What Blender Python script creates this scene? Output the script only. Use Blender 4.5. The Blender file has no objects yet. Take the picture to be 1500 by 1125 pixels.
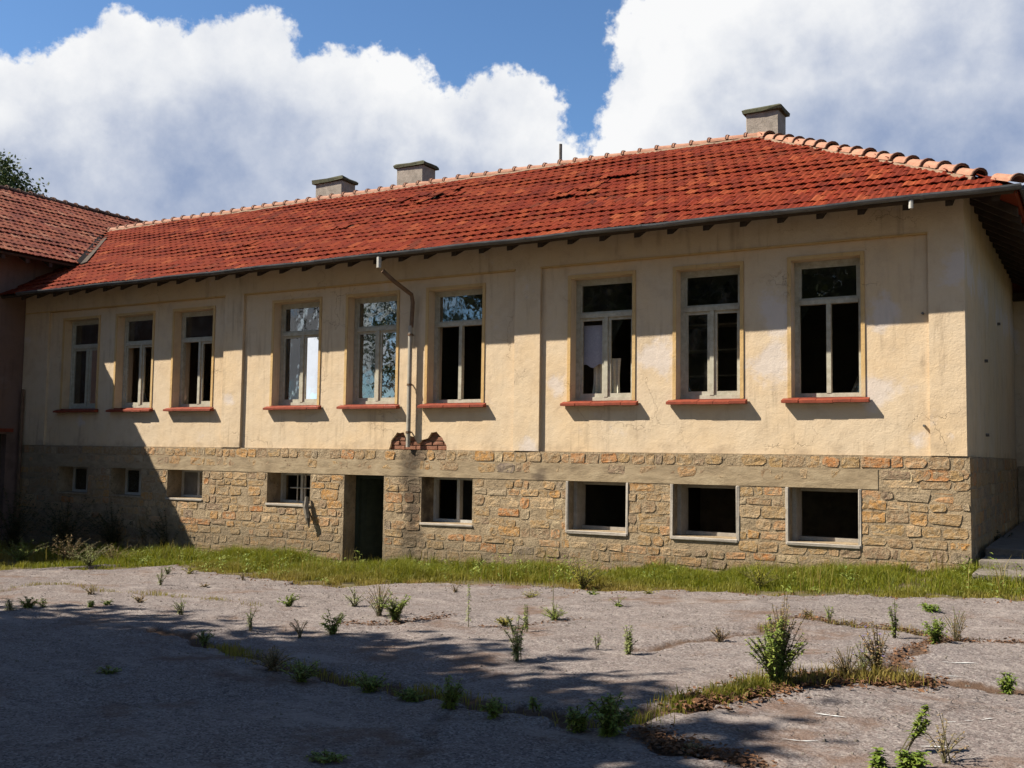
import bpy, math, random
import numpy as np
from mathutils import Vector, Matrix, Euler

random.seed(7); RNG = np.random.default_rng(7)
scene = bpy.context.scene
col = scene.collection

# ------------------------------------------------------------------ camera
F = 1500.0; YAW, PIT, ROL = 0.52708, 0.06848, -0.01414
def rot(v):
    x, y, z = v
    c, s = math.cos(ROL), math.sin(ROL); x, z = c*x + s*z, -s*x + c*z
    c, s = math.cos(PIT), math.sin(PIT); y, z = c*y - s*z, s*y + c*z
    c, s = math.cos(YAW), math.sin(YAW); x, y = c*x - s*y, s*x + c*y
    return Vector((x, y, z))
R_, F_, U_ = rot((1, 0, 0)), rot((0, 1, 0)), rot((0, 0, 1))
cam_d = bpy.data.cameras.new('camera'); cam = bpy.data.objects.new('camera', cam_d); col.objects.link(cam)
cam_d.sensor_width = 36; cam_d.lens = 36 * F / 1500; cam_d.clip_start = .05; cam_d.clip_end = 3000
cam.matrix_world = Matrix(((R_.x, U_.x, -F_.x, 0), (R_.y, U_.y, -F_.y, 0), (R_.z, U_.z, -F_.z, 0), (0, 0, 0, 1)))
scene.camera = cam
def ray(px, py): return rot(((px - 750) / F, 1, -(py - 562.5) / F))

# ------------------------------------------------------------------ light
SUN_TO = Vector((-.8, -.526, 1.0)).normalized()
SKY_STRENGTH = .05; SUN_STRENGTH = 5.0; EXPOSURE = 1.2
world = bpy.data.worlds.new('World'); scene.world = world; world.use_nodes = True
vs = scene.view_settings
vs.view_transform = 'Standard'; vs.look = 'None'; vs.gamma = 1; vs.use_curve_mapping = False; vs.exposure = EXPOSURE
sl = bpy.data.lights.new('sun', 'SUN'); sl.energy = SUN_STRENGTH; sl.angle = math.radians(.5); sl.color = (1, .93, .82)
so = bpy.data.objects.new('sun', sl); col.objects.link(so); so.location = (-20, -15, 30)
so.rotation_euler = SUN_TO.to_track_quat('Z', 'Y').to_euler()

class NT:
    """tiny node helper"""
    def __init__(s, tree): s.t = tree; s.n = tree.nodes; s.l = tree.links
    def put(s, sock, v):
        if isinstance(v, bpy.types.NodeSocket): s.l.new(v, sock)
        elif v is not None:
            try: sock.default_value = v
            except Exception:
                sock.default_value = (*v, 1.0)
    def math(s, op, a, b=None, c=None, clamp=False):
        n = s.n.new('ShaderNodeMath'); n.operation = op; n.use_clamp = clamp
        s.put(n.inputs[0], a)
        if b is not None: s.put(n.inputs[1], b)
        if c is not None: s.put(n.inputs[2], c)
        return n.outputs[0]
    def vmath(s, op, a, b=None, scale=None):
        n = s.n.new('ShaderNodeVectorMath'); n.operation = op
        s.put(n.inputs[0], a)
        if b is not None: s.put(n.inputs[1], b)
        if scale is not None: s.put(n.inputs['Scale'], scale)
        return n.outputs['Value'] if op in ('DISTANCE', 'DOT_PRODUCT', 'LENGTH') else n.outputs[0]
    def noise(s, vec, scale, detail=4, rough=.55, col=False, dist=0):
        n = s.n.new('ShaderNodeTexNoise'); s.put(n.inputs['Vector'], vec)
        n.inputs['Scale'].default_value = scale; n.inputs['Detail'].default_value = detail
        n.inputs['Roughness'].default_value = rough; n.inputs['Distortion'].default_value = dist
        return n.outputs['Color' if col else 'Fac']
    def vor(s, vec, scale, feat='F1', out='Distance'):
        n = s.n.new('ShaderNodeTexVoronoi'); n.feature = feat; s.put(n.inputs['Vector'], vec); n.inputs['Scale'].default_value = scale
        return n.outputs[out]
    def sstep(s, v, a, b, lo=0., hi=1.):
        n = s.n.new('ShaderNodeMapRange'); n.interpolation_type = 'SMOOTHSTEP'
        s.put(n.inputs[0], v); n.inputs[1].default_value = a; n.inputs[2].default_value = b
        n.inputs[3].default_value = lo; n.inputs[4].default_value = hi
        return n.outputs[0]
    def mix(s, f, a, b, blend='MIX'):
        n = s.n.new('ShaderNodeMix'); n.data_type = 'RGBA'; n.blend_type = blend
        s.put(n.inputs[0], f); s.put(n.inputs[6], a); s.put(n.inputs[7], b)
        return n.outputs[2]
    def ramp(s, f, stops):
        n = s.n.new('ShaderNodeValToRGB'); s.put(n.inputs[0], f); e = n.color_ramp.elements
        while len(e) < len(stops): e.new(.5)
        for i, (p, c) in enumerate(stops): e[i].position = p; e[i].color = (*c, 1)
        return n.outputs[0]
    def xyz(s, v):
        n = s.n.new('ShaderNodeSeparateXYZ'); s.put(n.inputs[0], v); return n.outputs
    def comb(s, x, y, z):
        n = s.n.new('ShaderNodeCombineXYZ'); s.put(n.inputs[0], x); s.put(n.inputs[1], y); s.put(n.inputs[2], z); return n.outputs[0]
    def scalev(s, v, sc):
        return s.vmath('MULTIPLY', v, sc)

# --- sky: Nishita air plus cumulus clouds that lie in fixed compass directions
w = NT(world.node_tree); w.n.clear()
sky = w.n.new('ShaderNodeTexSky'); sky.sky_type = 'NISHITA'; sky.sun_disc = False
sky.sun_elevation = math.asin(SUN_TO.z)
sky.sun_rotation = math.atan2(SUN_TO.x, SUN_TO.y)
sky.altitude = 400; sky.air_density = 1.0; sky.dust_density = .4; sky.ozone_density = 2.0
tc = w.n.new('ShaderNodeTexCoord').outputs['Generated']
V = w.vmath('NORMALIZE', tc)
wn = w.noise(V, 7, 6, .6, col=True)
wn = w.vmath('SUBTRACT', wn, (.5, .5, .5))
wn2 = w.vmath('SUBTRACT', w.noise(V, 26, 5, .62, col=True), (.5, .5, .5))
VW = w.vmath('ADD', w.vmath('ADD', V, w.vmath('SCALE', wn, scale=.10)), w.vmath('SCALE', wn2, scale=.035))
def blobfield(lst, vec):
    cur = None
    for (cx, cy, r) in lst:
        d = ray(cx, cy); k = 1 / d.length; dirn = tuple(d.normalized())
        v = w.math('SUBTRACT', w.vmath('DISTANCE', vec, dirn), r / F * k)
        if cur is None: cur = v
        else:
            n = w.n.new('ShaderNodeMath'); n.operation = 'SMOOTH_MIN'
            w.l.new(cur, n.inputs[0]); w.l.new(v, n.inputs[1]); n.inputs[2].default_value = .012
            cur = n.outputs[0]
    return cur
# (centre x, centre y, radius) measured as compass directions
masses = [(-160, 330, 220), (20, 260, 165), (110, 170, 95), (210, 95, 72), (190, 190, 130), (350, 110, 98), (300, 260, 190),
          (480, 175, 110), (560, 150, 85), (520, 300, 190), (745, 170, 92), (670, 260, 130), (800, 290, 110), (640, 200, 90),
          (1010, 280, 165), (1000, 60, 98), (985, 170, 100), (1130, 120, 190), (1330, 120, 260), (1560, 160, 260), (1200, 330, 200), (1120, -100, 190),
          (1750, 300, 250), (860, 400, 170), (300, 480, 240), (0, 480, 240), (1450, -130, 220)]
fld = blobfield(masses, VW)
wn3 = w.math('SUBTRACT', w.noise(V, 75, 5, .6), .5)
fld = w.math('ADD', fld, w.math('MULTIPLY', wn3, .03))
mask = w.sstep(fld, .004, -.008)
# cloud cover elsewhere in the sky (outside this bank): scattered cumulus
view = w.vmath('DOT_PRODUCT', V, tuple(F_.normalized()))
away = w.sstep(view, .84, .70)
gen = w.noise(w.scalev(V, (1, 1, 1.9)), 2.6, 6, .58)
vz = w.xyz(V)[2]
genm = w.math('MULTIPLY', w.sstep(w.math('ADD', gen, w.sstep(vz, .34, .05, 0, .16)), .60, .66), away)
mask = w.math('MAXIMUM', mask, genm)
# relief of the clouds: billows towards and away from the sun
def billow(vec):
    a = w.noise(vec, 9, 7, .6); b = w.noise(vec, 3.5, 3, .5)
    return w.math('ADD', w.math('MULTIPLY', a, .6), w.math('MULTIPLY', b, .6))
off = w.vmath('ADD', V, tuple(Vector((-.02, -.0, .03))))
rel = w.math('SUBTRACT', billow(V), billow(off))
darks = [(1180, 70, 60), (1330, 60, 90), (1500, 90, 120), (300, 300, 170), (130, 330, 150), (560, 340, 140), (1330, 270, 185), (1480, 240, 190), (1180, 250, 110), (-60, 330, 90), (1400, 110, 70), (720, 300, 90), (420, 250, 90), (1090, 200, 60), (700, 170, 40)]
dk = w.sstep(blobfield(darks, w.vmath('ADD', V, w.vmath('SCALE', wn, scale=.16))), .075, -.09)
edge = w.sstep(fld, -.0, -.09)
shade = w.math('ADD', w.math('MULTIPLY', dk, .80), w.math('MULTIPLY', rel, 1.6))
shade = w.math('ADD', shade, w.math('MULTIPLY', w.math('SUBTRACT', w.noise(V, 5.5, 4, .55), .5), .8))
shade = w.math('ADD', shade, w.math('MULTIPLY', edge, .06), clamp=True)
ccol = w.ramp(shade, [(0, (.415, .417, .42)), (.28, (.35, .36, .38)), (.62, (.235, .258, .31)), (1, (.125, .16, .24))])
bg = w.n.new('ShaderNodeBackground'); bg.inputs[1].default_value = 1.0
skyc = w.vmath('SCALE', w.vmath('MULTIPLY', sky.outputs[0], (.86, 1.10, 1.30)), scale=SKY_STRENGTH)
fin = w.mix(mask, skyc, ccol)
w.l.new(fin, bg.inputs[0])
wo = w.n.new('ShaderNodeOutputWorld'); w.l.new(bg.outputs[0], wo.inputs[0])

# ------------------------------------------------------------------ helpers
WLOC = {}          # world location of every object built
def reg(o, loc): WLOC[o.name] = Vector(loc)
def tag(o, label=None, cat=None, group=None, kind=None):
    if label: o['label'] = label
    if cat: o['category'] = cat
    if group: o['group'] = group
    if kind: o['kind'] = kind
    return o
def empty(name, loc, label=None, cat=None, group=None, parent=None):
    o = bpy.data.objects.new(name, None); col.objects.link(o); o.empty_display_size = .2
    loc = Vector(loc)
    if parent: o.parent = parent; o.location = loc - WLOC[parent.name]
    else: o.location = loc
    reg(o, loc); tag(o, label, cat, group); return o
class MB:
    def __init__(s): s.v = []; s.f = []; s.r = []; s.cur = 0.0; s.m = []; s.mi = 0
    def add(s, vs, fs):
        b = len(s.v); s.v += [tuple(p) for p in vs]; s.f += [tuple(b + i for i in f) for f in fs]
        s.r += [s.cur] * len(fs); s.m += [s.mi] * len(fs)
    def box(s, a, b):
        x0, y0, z0 = a; x1, y1, z1 = b
        s.add([(x0,y0,z0),(x1,y0,z0),(x1,y1,z0),(x0,y1,z0),(x0,y0,z1),(x1,y0,z1),(x1,y1,z1),(x0,y1,z1)],
              [(0,3,2,1),(4,5,6,7),(0,1,5,4),(1,2,6,5),(2,3,7,6),(3,0,4,7)])
    def rbox(s, a, b, j=.006, bev=.008):
        """box with a chamfered, slightly uneven outline"""
        x0, y0, z0 = a; x1, y1, z1 = b; bev = min(bev, (x1-x0)/3, (y1-y0)/3, (z1-z0)/3)
        vs = []
        for z, e in ((z0, bev), (z0 + bev, 0), (z1 - bev, 0), (z1, bev)):
            for (x, y) in ((x0+e+bev, y0+e), (x1-e-bev, y0+e), (x1-e, y0+e+bev), (x1-e, y1-e-bev), (x1-e-bev, y1-e), (x0+e+bev, y1-e), (x0+e, y1-e-bev), (x0+e, y0+e+bev)):
                vs.append((x + random.uniform(-j, j), y + random.uniform(-j, j), z + random.uniform(-j, j)))
        fs = [tuple(range(7, -1, -1)), tuple(range(24, 32))]
        for k in range(3):
            for i in range(8): fs.append((k*8+i, k*8+(i+1) % 8, (k+1)*8+(i+1) % 8, (k+1)*8+i))
        s.add(vs, fs)
    def tube(s, pts, r, n=8, cap=True):
        pts = [Vector(p) for p in pts]; rs = r if isinstance(r, (list, tuple)) else [r] * len(pts)
        vs = []; up = None
        for i, p in enumerate(pts):
            t = (pts[min(i+1, len(pts)-1)] - pts[max(i-1, 0)]).normalized()
            if up is None: up = t.orthogonal().normalized()
            up = (up - t * up.dot(t)).normalized(); sd = t.cross(up)
            for k in range(n):
                a = 2*math.pi*k/n; vs.append(p + (up*math.cos(a) + sd*math.sin(a)) * rs[i])
        fs = []
        for i in range(len(pts)-1):
            for k in range(n): fs.append((i*n+k, i*n+(k+1) % n, (i+1)*n+(k+1) % n, (i+1)*n+k))
        if cap: fs += [tuple(range(n-1, -1, -1)), tuple(range((len(pts)-1)*n, len(pts)*n))]
        s.add(vs, fs)
    def build(s, name, mat, parent=None, origin=None, smooth=False, label=None):
        A = np.array([tuple(p) for p in s.v], dtype=float)
        o3 = np.array(origin, dtype=float) if origin is not None else (A.min(0) + A.max(0)) / 2
        me = bpy.data.meshes.new(name); me.from_pydata((A - o3).tolist(), [], s.f)
        at = me.attributes.new('rnd', 'FLOAT', 'FACE'); at.data.foreach_set('value', s.r)
        if isinstance(mat, (list, tuple)):
            for m in mat: me.materials.append(m)
            me.polygons.foreach_set('material_index', s.m)
        else: me.materials.append(mat)
        if smooth: me.polygons.foreach_set('use_smooth', [True] * len(me.polygons))
        me.update()
        return link(name, me, o3, parent, label)
def link(name, me, loc, parent=None, label=None, rotm=None):
    o = bpy.data.objects.new(name, me); col.objects.link(o); loc = Vector(loc)
    if parent: o.parent = parent; o.location = loc - WLOC[parent.name]
    else: o.location = loc
    if rotm is not None: o.rotation_euler = rotm.to_euler()
    reg(o, loc)
    if label: o['label'] = label
    return o
def npmesh(name, V3, Fq, mat, attrs=None, smooth=False):
    """fast mesh from arrays (all faces with the same vertex count)"""
    me = bpy.data.meshes.new(name); n = Fq.shape[1]
    me.vertices.add(len(V3)); me.vertices.foreach_set('co', V3.astype(np.float32).ravel())
    me.loops.add(Fq.size); me.loops.foreach_set('vertex_index', Fq.astype(np.int32).ravel())
    me.polygons.add(len(Fq)); me.polygons.foreach_set('loop_start', np.arange(0, Fq.size, n, dtype=np.int32))
    me.polygons.foreach_set('loop_total', np.full(len(Fq), n, dtype=np.int32))
    for k, (dom, a) in (attrs or {}).items():
        at = me.attributes.new(k, 'FLOAT', dom); at.data.foreach_set('value', a.astype(np.float32).ravel())
    me.materials.append(mat)
    if smooth: me.polygons.foreach_set('use_smooth', np.ones(len(Fq), dtype=bool))
    me.update(calc_edges=True); me.validate(); return me

# ------------------------------------------------------------------ materials
def newmat(name):
    m = bpy.data.materials.new(name); m.use_nodes = True; t = NT(m.node_tree); t.n.clear()
    p = t.n.new('ShaderNodeBsdfPrincipled'); o = t.n.new('ShaderNodeOutputMaterial'); t.l.new(p.outputs[0], o.inputs[0])
    p.inputs['Specular IOR Level'].default_value = .3
    t.p = p; t.o = o
    t.pos = t.n.new('ShaderNodeNewGeometry').outputs['Position']
    return m, t
def bump(t, h, dist=.01, strength=1.0):
    b = t.n.new('ShaderNodeBump'); b.inputs['Distance'].default_value = dist; b.inputs['Strength'].default_value = strength
    t.l.new(h, b.inputs['Height']); t.l.new(b.outputs[0], t.p.inputs['Normal'])
def rndval(t):
    a = t.n.new('ShaderNodeAttribute'); a.attribute_name = 'rnd'
    oi = t.n.new('ShaderNodeObjectInfo')
    return t.math('FRACT', t.math('ADD', a.outputs['Fac'], oi.outputs['Random']))
def simple(name, c1, c2, scale=8, rough=.8, bmp=.002, metal=0, spec=.3, stretch=(1, 1, 1)):
    m, t = newmat(name); v = t.scalev(t.pos, stretch); c1 = tuple(x * .7 for x in c1); c2 = tuple(x * .7 for x in c2)
    n = t.noise(v, scale, 6, .6)
    c = t.ramp(n, [(.3, c1), (.7, c2)])
    f = t.noise(v, scale * 9, 3, .6); c = t.mix(t.sstep(f, .35, .75, 0, .35), c, tuple(x * .6 for x in c1))
    t.l.new(c, t.p.inputs['Base Color']); t.p.inputs['Roughness'].default_value = rough; t.p.inputs['Metallic'].default_value = metal
    t.p.inputs['Specular IOR Level'].default_value = spec
    if bmp: bump(t, t.noise(v, scale * 5, 5, .6), bmp)
    return m

def plaster_mat(name, base, dark, white):
    m, t = newmat(name); P = t.pos
    big = t.noise(P, .7, 5, .6); mid = t.noise(P, 3.2, 6, .62); fine = t.noise(P, 38, 4, .6)
    c = t.mix(t.sstep(big, .35, .68), base, tuple(b * k for b, k in zip(base, (1.04, .97, .86))))
    c = t.mix(t.sstep(mid, .46, .70, 0, .42), c, dark)
    blot = t.noise(t.vmath('ADD', P, (11, 0, 2)), 1.4, 7, .7); c = t.mix(t.sstep(blot, .54, .70, 0, .35), c, tuple(min(1, b * 1.12) for b in base)); c = t.mix(t.sstep(blot, .46, .34, 0, .28), c, tuple(d * .85 for d in dark))
    c = t.mix(t.sstep(fine, .5, .8, 0, .28), c, dark)
    # rain streaks, long in z
    st = t.noise(t.scalev(P, (9, 9, .7)), 1, 5, .6); c = t.mix(t.math('MULTIPLY', t.sstep(st, .50, .72, 0, .62), t.sstep(t.noise(P, 1.1, 4, .6), .40, .62)), c, tuple(d * .62 for d in dark))
    # flaked whitish undercoat patches
    wn = t.noise(t.vmath('ADD', P, (3.1, 0, 7.7)), 1.7, 7, .68)
    acc = None
    for (x, z, r) in ((-1.75, 2.6, .50), (-2.75, 2.1, .50), (-4.25, 2.1, .5), (-6.1, 1.6, .6), (-2.2, .25, .35), (-1.85, .3, .2), (-7.9, 1.2, .35), (-8.4, .2, .35),
                      (-15.3, 1.0, .3), (-2.8, .9, .5), (-19.9, .6, .4), (-4.3, 1.5, .35), (-4.4, 1.4, .6)):
        d = t.vmath('DISTANCE', t.scalev(P, (1, 0, 1)), (x, 0, z)); v = t.sstep(d, r, 0, 0, 1)
        acc = v if acc is None else t.math('MAXIMUM', acc, v)
    pm = t.sstep(t.math('ADD', t.math('MULTIPLY', acc, .26), wn),   .60, .78, 0, .6)
    c = t.mix(pm, c, white)
    # damp dirt just above the plinth and under the eave, ragged
    z = t.xyz(P)[2]
    low = t.math('ADD', t.sstep(z, .42, .04, 0, .5), t.math('MULTIPLY', t.math('SUBTRACT', mid, .5), 1.2))
    c = t.mix(t.sstep(low, .35, .7, 0, .45), c, tuple(d * .7 for d in dark))
    # chipped dots and hairline cracks
    cr = t.vor(t.vmath('ADD', P, t.vmath('SCALE', t.noise(P, 2.5, 4, .6, col=True), scale=.7)), 1.1, 'DISTANCE_TO_EDGE')
    crm = t.math('MULTIPLY', t.sstep(cr, .005, .001), t.sstep(t.noise(P, .9, 2), .5, .62))
    c = t.mix(t.math('MULTIPLY', crm, .3), c, (.16, .12, .08))
    t.l.new(c, t.p.inputs['Base Color']); t.p.inputs['Roughness'].default_value = .93; t.p.inputs['Specular IOR Level'].default_value = .15
    h = t.math('ADD', t.math('MULTIPLY', mid, 1.0), t.math('MULTIPLY', fine, .25)); h = t.math('SUBTRACT', h, t.math('MULTIPLY', crm, .6)); h = t.math('SUBTRACT', h, t.math('MULTIPLY', pm, .15))
    bump(t, h, .02, .8)
    return m
M = {}
M['plaster'] = plaster_mat('cream_plaster', (.50, .395, .27), (.40, .30, .195), (.50, .45, .42))
M['ochre'] = plaster_mat('ochre_trim_plaster', (.46, .315, .145), (.36, .24, .11), (.46, .36, .24))
M['wingplaster_shaded'] = plaster_mat('pink_plaster_shade_toned', (.17, .11, .085), (.12, .08, .06), (.20, .16, .14))  # pink plaster darkened to carry the shade on the wing wall
M['inner'] = simple('interior_wall', (.20, .18, .14), (.30, .26, .20), 2, .95)
M['innerfloor'] = simple('interior_floor', (.10, .075, .05), (.15, .11, .08), 3, .9)


def pipe_stain(t, c, P, n):
    xz = t.xyz(P); dx = t.math('ABSOLUTE', t.math('ADD', xz[0], 10.72)); dd = t.math('ADD', dx, t.math('MULTIPLY', t.math('SUBTRACT', n, .5), .9))
    c = t.mix(t.sstep(dd, .34, .06, 0, .8), c, (.05, .035, .022))
    z0 = t.sstep(t.math('ADD', xz[2], t.math('MULTIPLY', t.math('SUBTRACT', n, .5), .8)), -1.25, -1.75, 0, .55)
    return t.mix(z0, c, (.12, .095, .06))
def stone_mats():
    m, t = newmat('plinth_stone'); r = rndval(t); P = t.pos
    c = t.ramp(r, [(0, (.27, .18, .095)), (.2, (.33, .205, .085)), (.38, (.27, .17, .085)), (.52, (.21, .145, .095)), (.64, (.39, .20, .06)), (.76, (.35, .245, .135)), (.87, (.37, .145, .04)), (.95, (.44, .33, .19)), (1, (.16, .12, .09))])
    n = t.noise(P, 14, 7, .68); c = t.mix(t.sstep(n, .40, .64, 0, .8), c, (.31, .235, .145))
    n2 = t.noise(P, 55, 4, .65); c = t.mix(t.sstep(n2, .52, .7, 0, .5), c, (.08, .06, .045))
    n3 = t.noise(P, 22, 4, .7); c = t.mix(t.sstep(n3, .60, .70, 0, .7), c, (.055, .04, .028)); c = pipe_stain(t, c, P, t.noise(P, 4, 5, .65))
    t.l.new(c, t.p.inputs['Base Color']); t.p.inputs['Roughness'].default_value = .95
    bump(t, t.math('ADD', t.math('SUBTRACT', n, t.math('MULTIPLY', n3, .5)), t.math('MULTIPLY', n2, .4)), .035, 1)
    m2, t = newmat('plinth_mortar'); P = t.pos
    n = t.noise(P, 6, 7, .65); n2 = t.noise(P, 40, 5, .65)
    c = t.ramp(n, [(.3, (.19, .138, .08)), (.55, (.285, .212, .128)), (.72, (.35, .27, .17))])
    c = t.mix(t.sstep(n2, .52, .72, 0, .6), c, (.085, .065, .045))
    n3 = t.noise(P, 16, 5, .7); c = t.mix(t.sstep(n3, .57, .68, 0, .75), c, (.06, .043, .03)); c = pipe_stain(t, c, P, t.noise(P, 4, 5, .65))
    t.l.new(c, t.p.inputs['Base Color']); t.p.inputs['Roughness'].default_value = .96
    bump(t, t.math('ADD', n, t.math('MULTIPLY', n2, .5)), .03, 1)
    m3, t = newmat('concrete_band'); P = t.pos
    n = t.noise(t.scalev(P, (1, 1, 2.5)), 3, 7, .65); n2 = t.noise(P, 60, 4, .6)
    c = t.ramp(n, [(.3, (.18, .132, .078)), (.52, (.27, .203, .122)), (.72, (.335, .262, .165))])
    c = t.mix(t.sstep(n2, .5, .75, 0, .4), c, (.17, .13, .09))
    # rust-black water stain below the broken downpipe
    d = t.vmath('LENGTH', t.scalev(t.vmath('SUBTRACT', P, (-10.75, 0, -.15)), (1.7, 0, 1.1)))
    dd = t.math('ADD', d, t.math('MULTIPLY', t.math('SUBTRACT', n, .5), .9))
    c = t.mix(t.sstep(dd, .62, .1, 0, .85), c, (.06, .045, .03))
    d = t.vmath('LENGTH', t.scalev(t.vmath('SUBTRACT', P, (-8.15, 0, -.35)), (2.2, 0, 2.6)))
    dd = t.math('ADD', d, t.math('MULTIPLY', t.math('SUBTRACT', n, .5), .9))
    c = t.mix(t.sstep(dd, .5, .1, 0, .8), c, (.07, .05, .035))
    z = t.xyz(P)[2]
    t.l.new(c, t.p.inputs['Base Color']); t.p.inputs['Roughness'].default_value = .95
    bump(t, t.math('ADD', n, t.math('MULTIPLY', n2, .2)), .02, .9)
    return m, m2, m3
M['stone'], M['mortar'], M['band'] = stone_mats()

def tile_mat(name, hue):
    m, t = newmat(name); r = rndval(t); P = t.pos
    cs = [(0, (.085, .0125, .006)), (.25, (.110, .0155, .0065)), (.5, (.135, .019, .007)), (.7, (.125, .022, .009)), (.86, (.16, .029, .011)), (.95, (.20, .05, .022)), (1, (.06, .011, .007))]
    cs = [(p, tuple(a * b for a, b in zip(c, hue))) for p, c in cs]
    c = t.ramp(r, cs)
    n = t.noise(P, .8, 5, .6); c = t.mix(t.sstep(n, .45, .7, 0, .45), c, tuple(a*b for a, b in zip((.15, .030, .011), hue)))
    n3 = t.noise(t.vmath('ADD', P, (9, 2, 1)), 1.6, 6, .65); c = t.mix(t.sstep(n3, .58, .75, 0, .65), c, tuple(a*b for a, b in zip((.05, .013, .009), hue)))
    n2 = t.noise(P, 24, 5, .65); c = t.mix(t.sstep(n2, .55, .75, 0, .6), c, (.035, .020, .014))
    t.l.new(c, t.p.inputs['Base Color']); t.p.inputs['Roughness'].default_value = .85; t.p.inputs['Specular IOR Level'].default_value = .12
    bump(t, n2, .006, .7)
    return m
M['tile'] = tile_mat('red_roof_tile', (1.12, 1.0, .72))
M['tile_wing'] = tile_mat('faded_roof_tile', (1.2, 2.1, 2.9))
M['ridge'] = simple('pale_ridge_tile', (.36, .165, .10), (.52, .27, .165), 7, .85, .004)
M['ridge_mortar'] = simple('ridge_mortar', (.26, .16, .10), (.42, .29, .19), 12, .95, .006)
M['ridgedark'] = simple('mossy_ridge_tile', (.10, .055, .035), (.22, .10, .06), 9, .9, .004)
M['board'] = simple('roof_sheathing', (.05, .032, .02), (.09, .06, .035), 4, .9)
M['rafter'] = simple('rafter_wood', (.035, .024, .016), (.075, .05, .03), 10, .85, .003)
M['gutter'] = simple('gutter_zinc', (.10, .105, .11), (.26, .27, .28), 3, .5, .001, .6, .5, (1, 4, 4))
M['pipe'] = simple('downpipe_paint', (.34, .30, .23), (.52, .47, .38), 5, .6, .001, .1, .4, (3, 3, 1))
M['piperust'] = simple('downpipe_rust', (.13, .075, .045), (.26, .16, .09), 9, .85, .002)
M['sill'] = simple('red_sill', (.20, .036, .014), (.33, .062, .024), 9, .75, .003)
M['frame'] = simple('window_paint', (.40, .37, .27), (.60, .56, .44), 12, .7, .002)
M['framewhite'] = simple('white_window_paint', (.50, .48, .42), (.66, .63, .56), 12, .7, .002)
M['framedark'] = simple('weathered_window_wood', (.10, .085, .065), (.22, .185, .14), 14, .85, .002)
M['concrete'] = simple('pale_concrete', (.36, .31, .25), (.52, .46, .38), 8, .92, .004)
M['chim'] = simple('chimney_plaster', (.28, .235, .19), (.46, .39, .32), 9, .93, .008)
M['slab'] = simple('mossy_slab', (.055, .06, .03), (.13, .12, .07), 10, .95, .01)
M['doorgreen'] = simple('old_green_door', (.02, .03, .022), (.045, .06, .04), 6, .8, .002)
M['doorgrey'] = simple('old_grey_door', (.14, .13, .11), (.24, .22, .19), 6, .8, .002)
M['brick'] = simple('old_brick', (.20, .085, .05), (.36, .17, .10), 14, .95, .006)
M['iron'] = simple('rusty_iron', (.10, .09, .08), (.22, .20, .17), 20, .7, .001, .3)
M['cloth'] = simple('cream_cloth', (.62, .58, .44), (.78, .74, .6), 5, .95, .004)
M['paper'] = simple('grey_paper', (.40, .40, .46), (.52, .52, .58), 4, .9, .002)
M['step'] = simple('step_stone', (.15, .125, .10), (.27, .23, .19), 5, .95, .008)
M['paint'] = simple('worn_white_paint', (.55, .54, .52), (.72, .71, .68), 30, .8, 0)
M['bark'] = simple('tree_bark', (.05, .038, .026), (.12, .09, .06), 12, .95, .01, stretch=(1, 1, .3))
M['debris'] = simple('dead_leaf', (.13, .06, .03), (.26, .13, .06), 14, .95, 0)
M['flower'] = simple('violet_petal', (.30, .22, .55), (.42, .32, .7), 14, .8, 0)

def glass_mat():
    m = bpy.data.materials.new('dusty_glass'); m.use_nodes = True; t = NT(m.node_tree); t.n.clear()
    o = t.n.new('ShaderNodeOutputMaterial'); tr = t.n.new('ShaderNodeBsdfTransparent'); tr.inputs[0].default_value = (.80, .84, .82, 1)
    gl = t.n.new('ShaderNodeBsdfGlossy'); gl.inputs['Roughness'].default_value = .02; gl.inputs[0].default_value = (.95, .97, 1, 1)
    df = t.n.new('ShaderNodeBsdfDiffuse'); df.inputs[0].default_value = (.3, .28, .24, 1)
    P = t.n.new('ShaderNodeNewGeometry').outputs['Position']
    fr = t.n.new('ShaderNodeFresnel'); fr.inputs[0].default_value = 1.5
    b = t.n.new('ShaderNodeBump'); b.inputs['Distance'].default_value = .004; b.inputs['Strength'].default_value = .6
    t.l.new(t.noise(P, 3.0, 2, .5), b.inputs['Height']); t.l.new(b.outputs[0], gl.inputs['Normal'])
    f = t.math('MULTIPLY', fr.outputs[0], 2.1, clamp=True)      # old double glazing: several reflecting faces
    a = t.n.new('ShaderNodeMixShader'); t.l.new(f, a.inputs[0]); t.l.new(tr.outputs[0], a.inputs[1]); t.l.new(gl.outputs[0], a.inputs[2])
    c = t.n.new('ShaderNodeMixShader'); t.l.new(t.sstep(t.noise(P, 6, 5, .65), .45, .8, .01, .12), c.inputs[0])
    t.l.new(a.outputs[0], c.inputs[1]); t.l.new(df.outputs[0], c.inputs[2]); t.l.new(c.outputs[0], o.inputs[0])
    return m
M['glass'] = glass_mat()

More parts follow.
